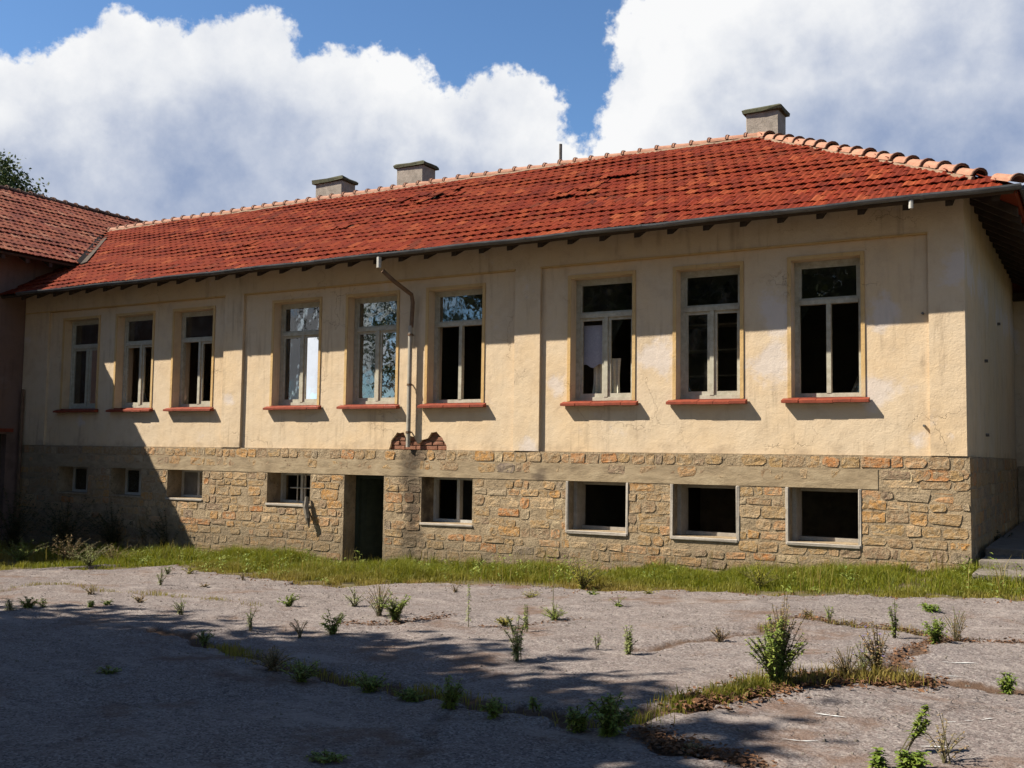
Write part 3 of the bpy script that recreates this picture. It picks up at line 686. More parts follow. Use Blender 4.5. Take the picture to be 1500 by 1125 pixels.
# (top pane, left casement: none/closed/open angle + glass, right casement)
W_SPEC = [
    (1, (0, 1), (0, 1)), (1, (0, 0), (.0, 0)), (1, None, (0, 0)),
    (1, (0, 1), (0, 1)), (1, (0, 1), (0, 1)), (1, None, (1.25, 1)),
    (1, (0, 0), (0, 0)), (1, (0, 1), (0, 0)), (1, None, None)]
for i, ((a, b), (top, lc, rc)) in enumerate(zip(UW, W_SPEC)):
    y0 = YF + .19; y1 = y0 + .08; fm = M['frame']; t = .07; m_ = (a + b) / 2
    q = MB()
    q.box((a + .001, y0, WZ0 + .005), (a + t, y1, WZ1 - .002)); q.box((b - t, y0, WZ0 + .005), (b - .001, y1, WZ1 - .002))
    q.box((a + t, y0, WZ0 + .005), (b - t, y1, WZ0 + .075)); q.box((a + t, y0, WZ1 - t), (b - t, y1, WZ1 - .002))
    q.box((a + t, y0 - .012, ZT - .035), (b - t, y1, ZT + .035)); q.box((m_ - .032, y0 - .006, WZ0 + .075), (m_ + .032, y1, ZT - .035))
    win = q.build('window', fm, main)
    if top:
        g = MB(); g.add([(a+t, y0+.03, ZT+.035), (b-t, y0+.03, ZT+.035), (b-t, y0+.03, WZ1-t), (a+t, y0+.03, WZ1-t), (a+t, y0+.034, ZT+.035), (b-t, y0+.034, ZT+.035), (b-t, y0+.034, WZ1-t), (a+t, y0+.034, WZ1-t)], [(0, 1, 2, 3), (7, 6, 5, 4)])
        g.build('pane', M['glass'], win)
        q = MB(); e = .03
        q.box((a+t, y0+.015, ZT+.035), (a+t+e, y0+.06, WZ1-t)); q.box((b-t-e, y0+.015, ZT+.035), (b-t, y0+.06, WZ1-t)); q.box((a+t+e, y0+.015, ZT+.035), (b-t-e, y0+.06, ZT+.035+e)); q.box((a+t+e, y0+.015, WZ1-t-e), (b-t-e, y0+.06, WZ1-t)); q.build('casement', fm, win)
    if lc: casement(win, a + t, m_ - .033, WZ0 + .076, ZT - .036, y0 + .02, fm, lc[1], angle=lc[0], hinge='l')
    if rc: casement(win, m_ + .033, b - t, WZ0 + .076, ZT - .036, y0 + .02, fm, rc[1], angle=rc[0], hinge='r')
    for (wi, pts_) in ((2, [(a+t+.05, WZ0+.13), (a+t+.05, WZ0+.5), (a+t+.12, WZ0+.2)]), (6, [(m_+.08, ZT-.08), (m_+.30, ZT-.08), (m_+.12, ZT-.42)]), (8, [(a+t+.01, ZT-.04), (a+t+.16, ZT-.04), (a+t+.01, ZT-.3)]), (8, [(b-t-.01, WZ0+.09), (b-t-.01, WZ0+.36), (b-t-.12, WZ0+.09)]), (1, [(m_+.07, WZ0+.12), (m_+.25, WZ0+.12), (m_+.07, WZ0+.4)])):
        if wi == i:
            q = MB(); q.add([(x_, y0+.036, z_) for x_, z_ in pts_] + [(x_, y0+.04, z_) for x_, z_ in pts_], [(0, 1, 2), (5, 4, 3)]); q.build('broken_pane', M['glass'], win)
    # sill of a row of red tiles
    q = MB(); n = 5; wd = (b - a + .24) / n
    for k in range(n):
        q.cur = random.random(); x0 = a - .12 + k * wd; dz = random.uniform(-.004, .004); dy = random.uniform(-.008, .004)
        yf, yb = YF - .125 + dy, y0 - .001
        q.add([(x0, yf, .80+dz), (x0+wd-.004, yf, .80+dz), (x0+wd-.004, YF-.018, .80+dz), (x0, YF-.018, .80+dz), (x0, yf, .838+dz), (x0+wd-.004, yf, .838+dz), (x0+wd-.004, YF-.018, .872+dz), (x0, YF-.018, .872+dz)],
              [(0,3,2,1),(4,5,6,7),(0,1,5,4),(1,2,6,5),(2,3,7,6),(3,0,4,7)])
    q.box((a + .001, YF - .017, .845), (b - .001, y0 - .001, WZ0 + .004))
    q.build('window_sill', M['sill'], win)

# --- cellar windows: deep concrete-lined openings
for i, (a, b, c) in enumerate(BW):
    q = MB(); y0 = YF + .34; y1 = y0 + .10; t = .085
    pale = M['concrete'] if i >= 4 else M['framedark']
    if i in (5, 6, 7):
        q.box((a + .001, y0 - .22, c + .001), (a + .06, y1, BZ1 - .001)); q.box((b - .05, y0 - .02, c + .001), (b - .001, y1, BZ1 - .001)); q.box((a + .06, y0 - .02, c + .001), (b - .05, y1, c + .055)); q.box((a + .06, y0 - .02, BZ1 - .06), (b - .05, y1, BZ1 - .001))
        win = q.build('cellar_window', M['concrete'], main)
        q = MB(); q.rbox((a - .03, PF - .03, c - .055), (b + .03, PF + .35, c - .004), .004, .008); q.build('window_sill', M['concrete'], win)
        q = MB(); q.rbox((a - .055, PF - .016, c - .05), (a - .004, PF + .04, BZ1 - .002), .006, .008); q.build('surround', M['concrete'], win)
        q = MB(); q.rbox((b + .004, PF - .016, c - .05), (b + .05, PF + .04, BZ1 - .002), .006, .008); q.build('surround', M['concrete'], win)
    else:
        fm = M['framewhite']; t = .05
        q.box((a + .001, y0, c + .001), (a + t, y1, BZ1 - .001)); q.box((b - t, y0, c + .001), (b - .001, y1, BZ1 - .001)); q.box((a + t, y0, c + .001), (b - t, y1, c + t)); q.box((a + t, y0, BZ1 - t), (b - t, y1, BZ1 - .001))
        m_ = (a + b) / 2; q.box((m_ - .03, y0 - .005, c + t), (m_ + .03, y1, BZ1 - t))
        win = q.build('cellar_window', fm, main)
        if i in (0, 1, 2):
            zmid = (c + BZ1) / 2; q = MB(); q.box((m_ + .03, y0 + .02, zmid - .015), (b - t, y0 + .06, zmid + .015)); q.build('glazing_bar', fm, win)
            q = MB(); q.box((a + t, y0 + .03, c + t), (m_ - .03, y0 + .036, BZ1 - t)); q.build('pane', M['glass'] if i != 2 else M['doorgrey'], win)
        if i == 3:
            for k in range(1, 4): q = MB(); xk = m_ - .28 + k * (b - t - m_ + .28) / 4; q.tube([(xk, y0 - .03, c + .01), (xk, y0 - .03, BZ1 - .01)], .012, 6); q.build('bar', M['framewhite'], win)
            q = MB(); q.tube([(a + .3, y0 - .045, (c+BZ1)/2), (b - .01, y0 - .045, (c+BZ1)/2)], .012, 6); q.build('bar', M['framewhite'], win)
        q = MB(); q.rbox((a - .02, PF - .024, c - .045), (b + .02, PF + .33, c - .003), .004, .008); q.build('window_sill', M['concrete'] if i > 1 else M['mortar'], win)

# --- cellar doorway
a, b, c, d = DOOR
q = MB(); y0 = YF + .30
q.box((a + .001, y0, -2.6), (a + .08, y0 + .1, d - .001)); q.box((b - .08, y0, -2.6), (b - .001, y0 + .1, d - .001)); q.box((a + .08, y0, d - .08), (b - .08, y0 + .1, d - .001))
fr_ = q.build('door_frame', M['doorgreen'], main)
q = MB(); an = 1.1; L = .74; hx, hy = a + .09, y0 + .06
def DT(u, dd, z): return (hx + u * math.cos(an) - dd * math.sin(an), hy + u * math.sin(an) + dd * math.cos(an), z)
for (u0, u1, za, zb, dd) in ((0, L, -2.55, d - .09, .0), ):
    q.add([DT(u0,0,za),DT(u1,0,za),DT(u1,.04,za),DT(u0,.04,za),DT(u0,0,zb),DT(u1,0,zb),DT(u1,.04,zb),DT(u0,.04,zb)], [(0,3,2,1),(4,5,6,7),(0,1,5,4),(1,2,6,5),(2,3,7,6),(3,0,4,7)])
for (u0, u1, za, zb) in ((.1, .32, -2.4, -1.6), (.42, .64, -2.4, -1.6), (.1, .32, -1.5, -.65), (.42, .64, -1.5, -.65)):
    q.add([DT(u0,-.012,za),DT(u1,-.012,za),DT(u1,-.001,za),DT(u0,-.001,za),DT(u0,-.012,zb),DT(u1,-.012,zb),DT(u1,-.001,zb),DT(u0,-.001,zb)], [(0,3,2,1),(4,5,6,7),(0,1,5,4),(1,2,6,5),(2,3,7,6),(3,0,4,7)])
door = q.build('door', M['doorgreen'], main)
q = MB(); q.tube([DT(.68, -.03, -1.55), DT(.6, -.05, -1.55)], .012, 6); q.tube([DT(.68, -.001, -1.55), DT(.68, -.04, -1.55)], .01, 6); q.build('handle', M['iron'], door)
q = MB(); q.rbox((a - .12, PF - .026, d + .003), (b + .10, PF - .001, d + .20), .002, .004); q.build('lintel', M['band'], plinth) if False else None

# --- roof
def tile_proto(seed):
    r = random.Random(seed); n = 6; W_ = .192; L_ = .345; vs = []; prof = [.000, .017, .022, .009, .003, .015, .003]
    for v, lift in ((0, .024), (L_, .004)):
        for k in range(n + 1): vs.append((W_ * k / n - W_/2, v + (r.uniform(-.004, .004) if v == 0 else 0) - (.012 if (v == 0 and k in (1, 2, 3)) else 0), prof[k] + lift))
    for k in range(n + 1): x, v, z = vs[k]; vs.append((x, v + .002, z - .016))
    fs = [(k, k+1, n+1+k+1, n+1+k) for k in range(n)] + [(2*(n+1)+k, 2*(n+1)+k+1, k+1, k) for k in range(n)]
    fs += [(0, n+1, 2*(n+1)), (n, 2*(n+1)+n, 2*n+1)]
    return vs, fs
PROTO = [tile_proto(s) for s in range(4)]
def roof_slope(roof, O, eu, ev, umax_f, vmax, mat, keepf, n_ind, name_far, jitter=1.0, exposed=.265, slips=()):
    """tiles course by course; the ones that look largest from the yard are objects, the rest one mesh"""
    en = eu.cross(ev).normalized(); tiles = []
    nv = int(vmax / exposed) + 1
    for r in range(nv):
        v = r * exposed
        for c in range(-1, int(umax_f / .185) + 2):
            u = (c + (.5 if r % 2 else 0)) * .185
            if u < 0 or u > umax_f: continue
            P = O + eu * u + ev * (v + .15)
            if not keepf(P, u, v): continue
            ang = random.gauss(0, .012) * jitter; du, dv = random.gauss(0, .004) * jitter, random.gauss(0, .007) * jitter; lift = abs(random.gauss(0, .003))
            sag = .018 * math.sin(u * 1.3 + r) * math.sin(v * 1.9 + u * .3)
            for (su, sv, sr) in slips:
                d = math.hypot(u - su, (v - sv) * 1.3)
                if d < sr: ang += random.gauss(0, .16); lift += random.uniform(0, .045); dv -= random.uniform(0, .10)
            if v == 0: dv *= .3
            B = Matrix(((eu.x, ev.x, en.x), (eu.y, ev.y, en.y), (eu.z, ev.z, en.z)))
            Rm = B @ Matrix.Rotation(ang, 3, 'Z') @ Matrix.Rotation(random.gauss(0, .010), 3, 'Y')
            L = O + eu * (u + du) + ev * (v + dv) + en * (lift + sag)
            tiles.append((L.length, L, Rm, random.randrange(4)))
    tiles.sort(key=lambda t: t[0]); mes = []
    for vs, fs in PROTO:
        me = bpy.data.meshes.new('roof_tile'); me.from_pydata(vs, [], fs); at = me.attributes.new('rnd', 'FLOAT', 'FACE'); me.materials.append(mat)
        mes.append(me)
    for _, L, Rm, k in tiles[:n_ind]: link('roof_tile', mes[k], L, roof, rotm=Rm)
    far = MB()
    for _, L, Rm, k in tiles[n_ind:]:
        far.cur = random.random(); vs, fs = PROTO[k]; far.add([L + Rm @ Vector(v) for v in vs], fs)
    if far.v: o = far.build(name_far, mat, roof); o['kind'] = 'stuff'
def sheet(q, pts, th=.05):
    pts = [Vector(p) for p in pts]; n = (pts[1]-pts[0]).cross(pts[2]-pts[0]).normalized(); m = len(pts)
    q.add(pts + [p - n * th for p in pts], [tuple(range(m)), tuple(range(2*m-1, m-1, -1))] + [(i, m+i, m+(i+1) % m, (i+1) % m) for i in range(m)])
EY_ = EAVE_Y; BY = 2 * RY - EAVE_Y
A = Vector((-25.9, EY_, EAVE_Z)); 
WE_X, WE_Z = -21.3, 4.42; WR_X = -25.95; WR_Z = WE_Z + S * (WE_X - WR_X)
zw = lambda x: WE_Z + S * (WE_X - x)
zm = lambda y: EAVE_Z + S * (y - EAVE_Y)
dn = -.045
yv = EAVE_Y + (WE_Z - EAVE_Z) / S           # where the wing eave meets the front slope
q = MB()
xr_ = WE_X - (RZ - WE_Z) / S                # where the main ridge runs into the wing roof
q_pts = [(-21.98, EY_, EAVE_Z + dn), (EAVE_X, EY_, EAVE_Z + dn), (APX, RY, RZ + dn), (xr_, RY, RZ + dn), (-21.98, EAVE_Y + (zw(-21.98) - EAVE_Z) / S, zw(-21.98) + dn)]
sheet(q, q_pts)
roof = q.build('roof', M['board'], main)
q = MB(); sheet(q, [(EAVE_X, EY_, EAVE_Z + dn - .001), (EAVE_X, BY, EAVE_Z + dn - .001), (APX, RY, RZ + dn - .001)]); sheet(q, [(EAVE_X, BY, EAVE_Z + dn), (-30, BY, EAVE_Z + dn), (-30, RY, RZ + dn), (APX, RY, RZ + dn)])
q.build('rear_slope', M['tile'], roof)
sl_ = math.sqrt(1 + S * S); eu = Vector((1, 0, 0)); ev = Vector((0, 1/sl_, S/sl_))
def keep_main(P, u, v):
    if P.x > EAVE_X - (P.y - EAVE_Y) - .02: return False
    if P.x < -21.93 and P.z < zw(P.x) + .03: return False
    if P.x < WE_X + .02 and P.x >= -21.93 and P.z > WE_Z - .05 and P.z < zw(P.x) + .03: return False
    return P.z < RZ
SLIPS = [(-12.6 + 24.5, 3.7, .55), (-11.9 + 24.5, 3.9, .45), (-8.3 + 24.5, 2.6, .5), (-13.5 + 24.5, 2.3, .4), (-7.9 + 24.5, 3.4, .35), (-3.2 + 24.5, 1.1, .0), (-15.6 + 24.5, 1.6, .35)]
roof_slope(roof, Vector((-24.5, EY_ - .03, EAVE_Z + .0 - .017)), eu, ev, 23.62, (RY - EAVE_Y) * sl_, M['tile'], keep_main, 298, 'far_roof_tiles', 1.0, slips=SLIPS)
# end slope faces away to the right
roof_slope(roof, Vector((EAVE_X + .03, EY_, EAVE_Z - .017)), Vector((0, 1, 0)), Vector((-1/sl_, 0, S/sl_)), 9.4, 4.6 * sl_, M['tile'],
           lambda P, u, v: P.y > EAVE_Y + (EAVE_X - P.x) + .02 and P.y < BY - (EAVE_X - P.x) - .02, 0, 'end_slope_tiles')

def cap_tile(parent, p, d, up, r=.115, L=.40, mat=None, name='ridge_tile'):
    d = d.normalized(); sd = d.cross(up).normalized(); upv = sd.cross(d).normalized(); q = MB(); n = 7; vs = []
    for (t, rr, hh) in ((0, r * 1.10, .012), (.045, r * 1.10, .012), (.046, r * .98, 0), (L, r * .90, -.012)):
        for k in range(n + 1):
            a = math.pi * k / n; vs.append(p + d * t + sd * math.cos(a) * rr + upv * (math.sin(a) * rr * .86 + hh))
    fs = []
    for i in range(3):
        for k in range(n): fs.append((i*(n+1)+k, i*(n+1)+k+1, (i+1)*(n+1)+k+1, (i+1)*(n+1)+k))
    m = len(vs)
    for k in range(n + 1): vs.append(vs[k] - upv * .02 + d * .002) if False else vs.append(p + d * .004 + (vs[k] - p) * .78)
    for k in range(n): fs.append((m+k, m+k+1, k+1, k))
    q.cur = random.random(); q.add(vs, fs); q.mi = 1; lip = []
    for t, rr in ((-.004, r * 1.13), (.020, r * 1.13), (.020, r * .9), (-.004, r * .9)):
        for k in range(n + 1): a = math.pi * k / n; lip.append(p + d * t + sd * math.cos(a) * rr + upv * (math.sin(a) * rr * .88 + .014))
    m2 = n + 1; q.add(lip, [(j*m2+k, j*m2+k+1, ((j+1) % 4)*m2+k+1, ((j+1) % 4)*m2+k) for j in range(4) for k in range(n)])
    return q.build(name, [mat or M['ridge'], M['ridgedark']], parent)
def cap_row(parent, p0, p1, gaps=(), mat=None, step=.36, mortar=True):
    p0, p1 = Vector(p0), Vector(p1); d = (p1 - p0); n = int(d.length / step); dn_ = d.normalized(); st = d.length / n
    for i in range(n):
        if i in gaps: continue
        j = Vector((0, random.uniform(-.008, .008), random.uniform(-.008, .012)))
        dj = dn_ + Vector((0, random.uniform(-.015, .015), random.uniform(-.02, .02)))
        cap_tile(parent, p0 + dn_ * st * i + j, dj, Vector((0, 0, 1)), mat=mat, r=.115 * random.uniform(.95, 1.06))
    if mortar:
        q = MB(); sd = dn_.cross(Vector((0, 0, 1))).normalized()
        for s_ in (1, -1):
            pts = [p0 + dn_ * st * (i * .5) + sd * s_ * (.105 + random.uniform(-.01, .012)) + Vector((0, 0, -.045 + random.uniform(-.012, .012))) for i in range(2 * n + 1)]
            if gaps: pts = pts[2 * (max(gaps) + 1):]
            q.tube(pts, .034, 5)
        q.build('mortar_bed', M['ridge_mortar'], parent)
# ridge: lips face left (away from the apex)
cap_row(roof, (xr_ + .1, RY, RZ - .01), (APX + .08, RY, RZ - .01))
hipd = Vector((-1, 1, S))
cap_row(roof, Vector((EAVE_X + .02, EAVE_Y - .02, EAVE_Z + .02)), Vector((APX, RY, RZ)), gaps=(1,))
cap_row(roof, Vector((EAVE_X + .02, BY + .02, EAVE_Z + .02)), Vector((APX, RY, RZ)))
# rafter tails
x = EAVE_X - .25; 
while x > -21.5:
    q = MB(); z0 = EAVE_Z + dn - .05; y0, y1 = EAVE_Y + .11, YF + .05
    zt = lambda y: EAVE_Z + S * (y - EAVE_Y) + dn - .062
    w_ = .045; jj = random.uniform(-.02, .02)
    q.add([(x-w_+jj, y0, zt(y0)-.10), (x+w_+jj, y0, zt(y0)-.10), (x+w_+jj, y1, zt(y1)-.13), (x-w_+jj, y1, zt(y1)-.13), (x-w_+jj, y0, zt(y0)), (x+w_+jj, y0, zt(y0)), (x+w_+jj, y1, zt(y1)), (x-w_+jj, y1, zt(y1))],
          [(0,3,2,1),(4,5,6,7),(0,1,5,4),(1,2,6,5),(2,3,7,6),(3,0,4,7)])
    q.build('rafter', M['rafter'], roof); x -= .56
y = EAVE_Y + .9
while y < BY - .3:
    q = MB(); zt = lambda x: EAVE_Z + S * (EAVE_X - x) + dn - .062; x0, x1 = EAVE_X - .05, XR - .05; w_ = .045
    q.add([(x0, y-w_, zt(x0)-.125), (x0, y+w_, zt(x0)-.125), (x1, y+w_, zt(x1)-.13), (x1, y-w_, zt(x1)-.13), (x0, y-w_, zt(x0)), (x0, y+w_, zt(x0)), (x1, y+w_, zt(x1)), (x1, y-w_, zt(x1))],
          [(0,3,2,1),(4,5,6,7),(0,1,5,4),(1,2,6,5),(2,3,7,6),(3,0,4,7)])
    q.build('rafter', M['rafter'], roof); y += .56
# gutters
def gutter(parent, p0, p1, out, r=.062):
    p0, p1 = Vector(p0), Vector(p1); n = 9; k_ = max(2, int((p1-p0).length / .6)); vs = []
    for i in range(k_ + 1):
        p = p0 + (p1 - p0) * i / k_ + Vector((0, 0, .008 * math.sin(i * 1.7)))
        for rr in (r, r - .006):
            for k in range(n):
                a = math.pi * k / (n - 1); vs.append(p + out * (-math.cos(a) * rr) + Vector((0, 0, -math.sin(a) * rr)))
    fs = []; m = 2 * n
    for i in range(k_):
        for k in range(n - 1):
            fs.append((i*m+k, (i+1)*m+k, (i+1)*m+k+1, i*m+k+1)); fs.append((i*m+n+k, i*m+n+k+1, (i+1)*m+n+k+1, (i+1)*m+n+k))
        for k in (0, n - 1): fs.append((i*m+k, i*m+n+k, (i+1)*m+n+k, (i+1)*m+k))
    q = MB(); q.add(vs, fs); q.add([vs[k] for k in range(n)], [tuple(range(n))]); q.add([vs[k_*m+k] for k in range(n)], [tuple(range(n))])
    # joints
    L = (p1-p0).length; dd = (p1-p0).normalized(); s = 1.2
    while s < L - .2:
        p = p0 + dd * s; q.tube([p - dd*.02 + Vector((0, 0, -.0)), p + dd*.02], .0001, 4) if False else None
        vv = []
        for t in (-.02, .02):
            for k in range(n): a = math.pi * k / (n - 1); vv.append(p + dd*t + out * (-math.cos(a) * (r+.006)) + Vector((0, 0, -math.sin(a) * (r+.006))))
        q.add(vv, [(k, k+1, n+k+1, n+k) for k in range(n-1)]); s += 2.0
    return q.build('gutter', M['gutter'], parent)
gutter(roof, (-21.25, EAVE_Y - .075, EAVE_Z - .015), (EAVE_X + .06, EAVE_Y - .075, EAVE_Z + .0), Vector((0, 1, 0)))
gutter(roof, (EAVE_X + .075, EAVE_Y, EAVE_Z - .0), (EAVE_X + .075, BY, EAVE_Z - .0), Vector((1, 0, 0)))
# downpipe at the broken plaster: stub, bent swan-neck, then the standing pipe
gy = EAVE_Y - .075
q = MB(); q.tube([(-11.02, gy, EAVE_Z - .07), (-11.02, gy, EAVE_Z - .26)], .042, 10); q.build('gutter_outlet', M['framewhite'], main)
q = MB(); q.tube([(-11.0, gy + .08, EAVE_Z - .30), (-10.9, gy + .25, 3.05), (-10.78, YF - .12, 2.84), (-10.77, YF - .09, 2.7), (-10.79, YF - .09, 2.25)], .038, 10); q.build('downpipe', M['piperust'], main, label='rusted bent upper length of downpipe')
q = MB(); q.tube([(-10.80, YF - .10, 2.28), (-10.80, YF - .10, .10)], .040, 10); dp = q.build('downpipe', M['pipe'], main)
for z in (2.1, 1.2, .35): q = MB(); q.tube([(-10.80, YF - .10, z), (-10.80, YF - .10, z + .035)], .049, 10); q.box((-10.808, YF - .06, z + .01), (-10.79, YF + .01, z + .03)); q.build('clamp', M['piperust'], dp)
q = MB(); q.tube([(-21.84, YF - .13, 1.35), (-21.84, YF - .13, -.1), (-21.86, YF - .13, -1.9)], .035, 8); q.build('downpipe', M['piperust'], main)
q = MB(); q.tube([(-2.19, EAVE_Y - .075, EAVE_Z - .06), (-2.19, EAVE_Y - .075, EAVE_Z - .17)], .03, 8); q.build('gutter_outlet', M['framewhite'], main)

# chimneys and vent pipe
def chimney(x0, x1, y0, dep, ztop, lumps, sag=0):
    body = MB(); body.rbox((x0 + .06, y0 + .05, RZ - .5), (x1 - .06, y0 + dep - .05, ztop - .07), .006, .012); ch = body.build('chimney', M['chim'], roof)
    q = MB(); n = 8
    vs = []; 
    for (z, e) in ((ztop - .075, .0), (ztop - .01, -.01), (ztop + .02, .05)):
        for i in range(n):
            for j in range(1): pass
        for (x, y) in ((x0, y0), ((x0+x1)/2, y0), (x1, y0), (x1, y0 + dep/2), (x1, y0 + dep), ((x0+x1)/2, y0 + dep), (x0, y0 + dep), (x0, y0 + dep/2)):
            cx_, cy_ = (x0+x1)/2, y0 + dep/2; k = 1 - e * 2
            vs.append((cx_ + (x - cx_) * k + random.uniform(-.012, .012), cy_ + (y - cy_) * k + random.uniform(-.012, .012), z + random.uniform(-.008, .012) * lumps))
    vs.append(((x0+x1)/2, y0 + dep/2, ztop + .03 + .02 * lumps))
    fs = [tuple(range(7, -1, -1))]
    for k in range(2): fs += [(k*8+i, k*8+(i+1) % 8, (k+1)*8+(i+1) % 8, (k+1)*8+i) for i in range(8)]
    fs += [(16+i, 16+(i+1) % 8, 24) for i in range(8)]
    q.add(vs, fs); q.build('cap_slab', M['slab'], ch)
chimney(-6.06, -5.30, 19.25, .62, 6.80, 1)
chimney(-14.62, -13.74, 19.35, .62, 6.85, 1)
chimney(-17.15, -16.18, 19.35, .62, 6.78, 2.5)
q = MB(); q.tube([(-10.02, 19.15, RZ - .2), (-10.02, 19.15, 6.66)], .035, 8); q.build('vent_pipe', M['iron'], roof)
# small iron spikes and bolts left in the wall
for (x, z) in ((-2.17, 2.02), (-2.17, .47)):
    q = MB(); q.tube([(x, YF - .05, z), (x, YF + .02, z)], .018, 6); q.build('wall_bolt', M['iron'], main)
for (y, z) in ((17.4, 1.55), (17.4, .4), (19.7, 2.4)):
    q = MB(); q.tube([(XR + .05, y, z), (XR - .02, y, z)], .025, 6); q.build('wall_bolt', M['iron'], main)

# --- things in and under the windows
def cloth(name, mat, x0, x1, z0, z1, y, amp, waves, label, cat, ragged_bottom=0, bow=0):
    nx_, nz_ = 26, 16; vs = []
    for j in range(nz_ + 1):
        for i in range(nx_ + 1):
            s = i / nx_; t = j / nz_; zb = z0 + ragged_bottom * (.5 + .5 * math.sin(s * 9 + 1))
            vs.append((x0 + (x1-x0) * s + bow * math.sin(t * math.pi) * (.5 - s), y + amp * math.sin(s * waves * 6.28 + t * 1.3) * (1 - .4 * t), zb + (z1 - zb) * t))
    fs = [(j*(nx_+1)+i, j*(nx_+1)+i+1, (j+1)*(nx_+1)+i+1, (j+1)*(nx_+1)+i) for j in range(nz_) for i in range(nx_)]
    m = len(vs); vs += [(x, y_ + .003, z) for x, y_, z in vs]; fs += [(m+d_, m+c_, m+b_, m+a_) for a_, b_, c_, d_ in fs]
    q = MB(); q.add(vs, fs); o = q.build(name, mat, smooth=True, origin=((x0+x1)/2, y, z0)); tag(o, label, cat); return o
a, b = UW[6]
cloth('paper_sheet', M['paper'], a + .08, (a+b)/2 - .07, 1.45, 2.16, YF + .33, .006, 1, 'greyish white sheet pinned behind the left half of the window right of the middle pilaster', 'sheet', .06)
cloth('torn_curtain', M['cloth'], -7.43, -7.15, .93, 1.66, YF + .42, .02, 3, 'torn cream curtain piece hanging low behind the mullion, left of the narrower piece', 'curtain', .05, .06)
cloth('torn_curtain', M['cloth'], -7.09, -6.90, .93, 1.60, YF + .40, .015, 2, 'narrow torn cream curtain piece hanging just right of the window mullion', 'curtain', .04, .04)
a, b = UW[2]
a, b = UW[7]
sh = empty('storage_rack', ((a+b)/2, 17.3, .045), 'open storage rack with pale shelves in the dark room behind the second window from right', 'shelf')
for z in (.5, .95, 1.4, 1.85, 2.3):
    q = MB(); q.box((-6.95, 17.1, z), (-5.15, 17.5, z + .025)); q.build('shelf', M['frame'], sh)
for x in (-6.98, -5.14):
    q = MB(); q.box((x, 17.1, .05), (x + .03, 17.5, 2.6)); q.build('upright', M['framedark'], sh)
q = MB(); pts = [(-13.12, PF - .06, -.86), (-13.10, PF - .10, -1.05), (-13.03, PF - .12, -1.25), (-13.02, PF - .09, -1.44)]
q.tube(pts, [.035, .05, .045, .008], 6); q.tube([(-13.22, PF - .05, -.98), (-13.14, PF - .09, -1.12), (-13.08, PF - .11, -1.3)], [.02, .02, .01], 5); o = q.build('hanging_board', M['framedark'], origin=(-13.05, PF - .08, -1.44)); tag(o, 'dark splintered strip of wood hanging below the right corner of the barred cellar window', 'board')

# ------------------------------------------------------------------ left wing
wing = empty('school_wing', (-26, 15, -2.2), 'pinkish wing at the far left with a higher faded tiled roof', 'building')
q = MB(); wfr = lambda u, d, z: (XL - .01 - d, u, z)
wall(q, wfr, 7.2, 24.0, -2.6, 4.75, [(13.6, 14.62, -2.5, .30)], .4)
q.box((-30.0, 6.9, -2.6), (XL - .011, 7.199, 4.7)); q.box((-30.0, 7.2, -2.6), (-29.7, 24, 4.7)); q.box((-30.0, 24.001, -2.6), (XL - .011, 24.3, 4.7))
q.build('wall', M['wingplaster_shaded'], wing)
q = MB(); q.box((XL - .30, 13.60, -2.4), (XL - .22, 13.68, .298)); q.box((XL - .30, 14.54, -2.4), (XL - .22, 14.62, .298)); q.box((XL - .30, 13.68, .22), (XL - .22, 14.54, .298)); q.build('door_frame', M['doorgreen'], wing)
q = MB(); q.box((XL - .36, 13.68, -2.4), (XL - .31, 14.54, .22)); wd = q.build('door', M['doorgreen'], wing)
q = MB(); q.tube([(XL - .31, 13.78, -1.2), (XL - .26, 13.78, -1.2), (XL - .26, 13.9, -1.2)], .012, 6); q.build('handle', M['iron'], wd)
q = MB(); q.box((XL - .02, 13.5, .35), (XL + .05, 14.75, .43)); q.build('door_hood', M['sill'], wing)
q = MB(); yA, yB2 = 6.6, 24.6
sheet(q, [(WE_X, yB2, WE_Z + dn), (WR_X, yB2, WR_Z + dn), (WR_X, yA, WR_Z + dn), (WE_X, yA, WE_Z + dn)][::-1] if False else [(WE_X, yA, WE_Z + dn), (WE_X, yB2, WE_Z + dn), (WR_X, yB2, WR_Z + dn), (WR_X, yA, WR_Z + dn)])
sheet(q, [(2*WR_X - WE_X, yB2, WE_Z + dn), (2*WR_X - WE_X, yA, WE_Z + dn), (WR_X, yA, WR_Z + dn - .001), (WR_X, yB2, WR_Z + dn - .001)])
# gable ends
wroof = q.build('roof', M['board'], wing)
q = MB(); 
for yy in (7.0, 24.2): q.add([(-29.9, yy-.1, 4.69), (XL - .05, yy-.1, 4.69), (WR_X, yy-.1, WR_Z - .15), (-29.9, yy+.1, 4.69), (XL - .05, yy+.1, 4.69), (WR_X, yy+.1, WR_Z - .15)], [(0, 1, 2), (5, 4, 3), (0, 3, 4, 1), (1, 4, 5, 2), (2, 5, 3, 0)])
q.build('gable', M['wingplaster_shaded'], wing)
def keep_wing(P, u, v):
    if P.z > WR_Z: return False
    if EAVE_Y < P.y and P.y < RY and P.z < zm(P.y) + .02: return False
    if P.y >= RY and P.z < 2 * RZ - zm(P.y): return P.x < WE_X - 99 or P.y > RY + (RZ - P.z)/S + .0
    return True
roof_slope(wroof, Vector((WE_X + .03, 6.65, WE_Z - .017)), Vector((0, 1, 0)), Vector((-1/sl_, 0, S/sl_)), 17.9, 4.65 * sl_, M['tile_wing'], keep_wing, 298, 'far_roof_tiles', 1.4)
cap_row(wroof, (WR_X, 6.7, WR_Z - .01), (WR_X, 24.5, WR_Z - .01), mat=M['ridgedark'], mortar=False)
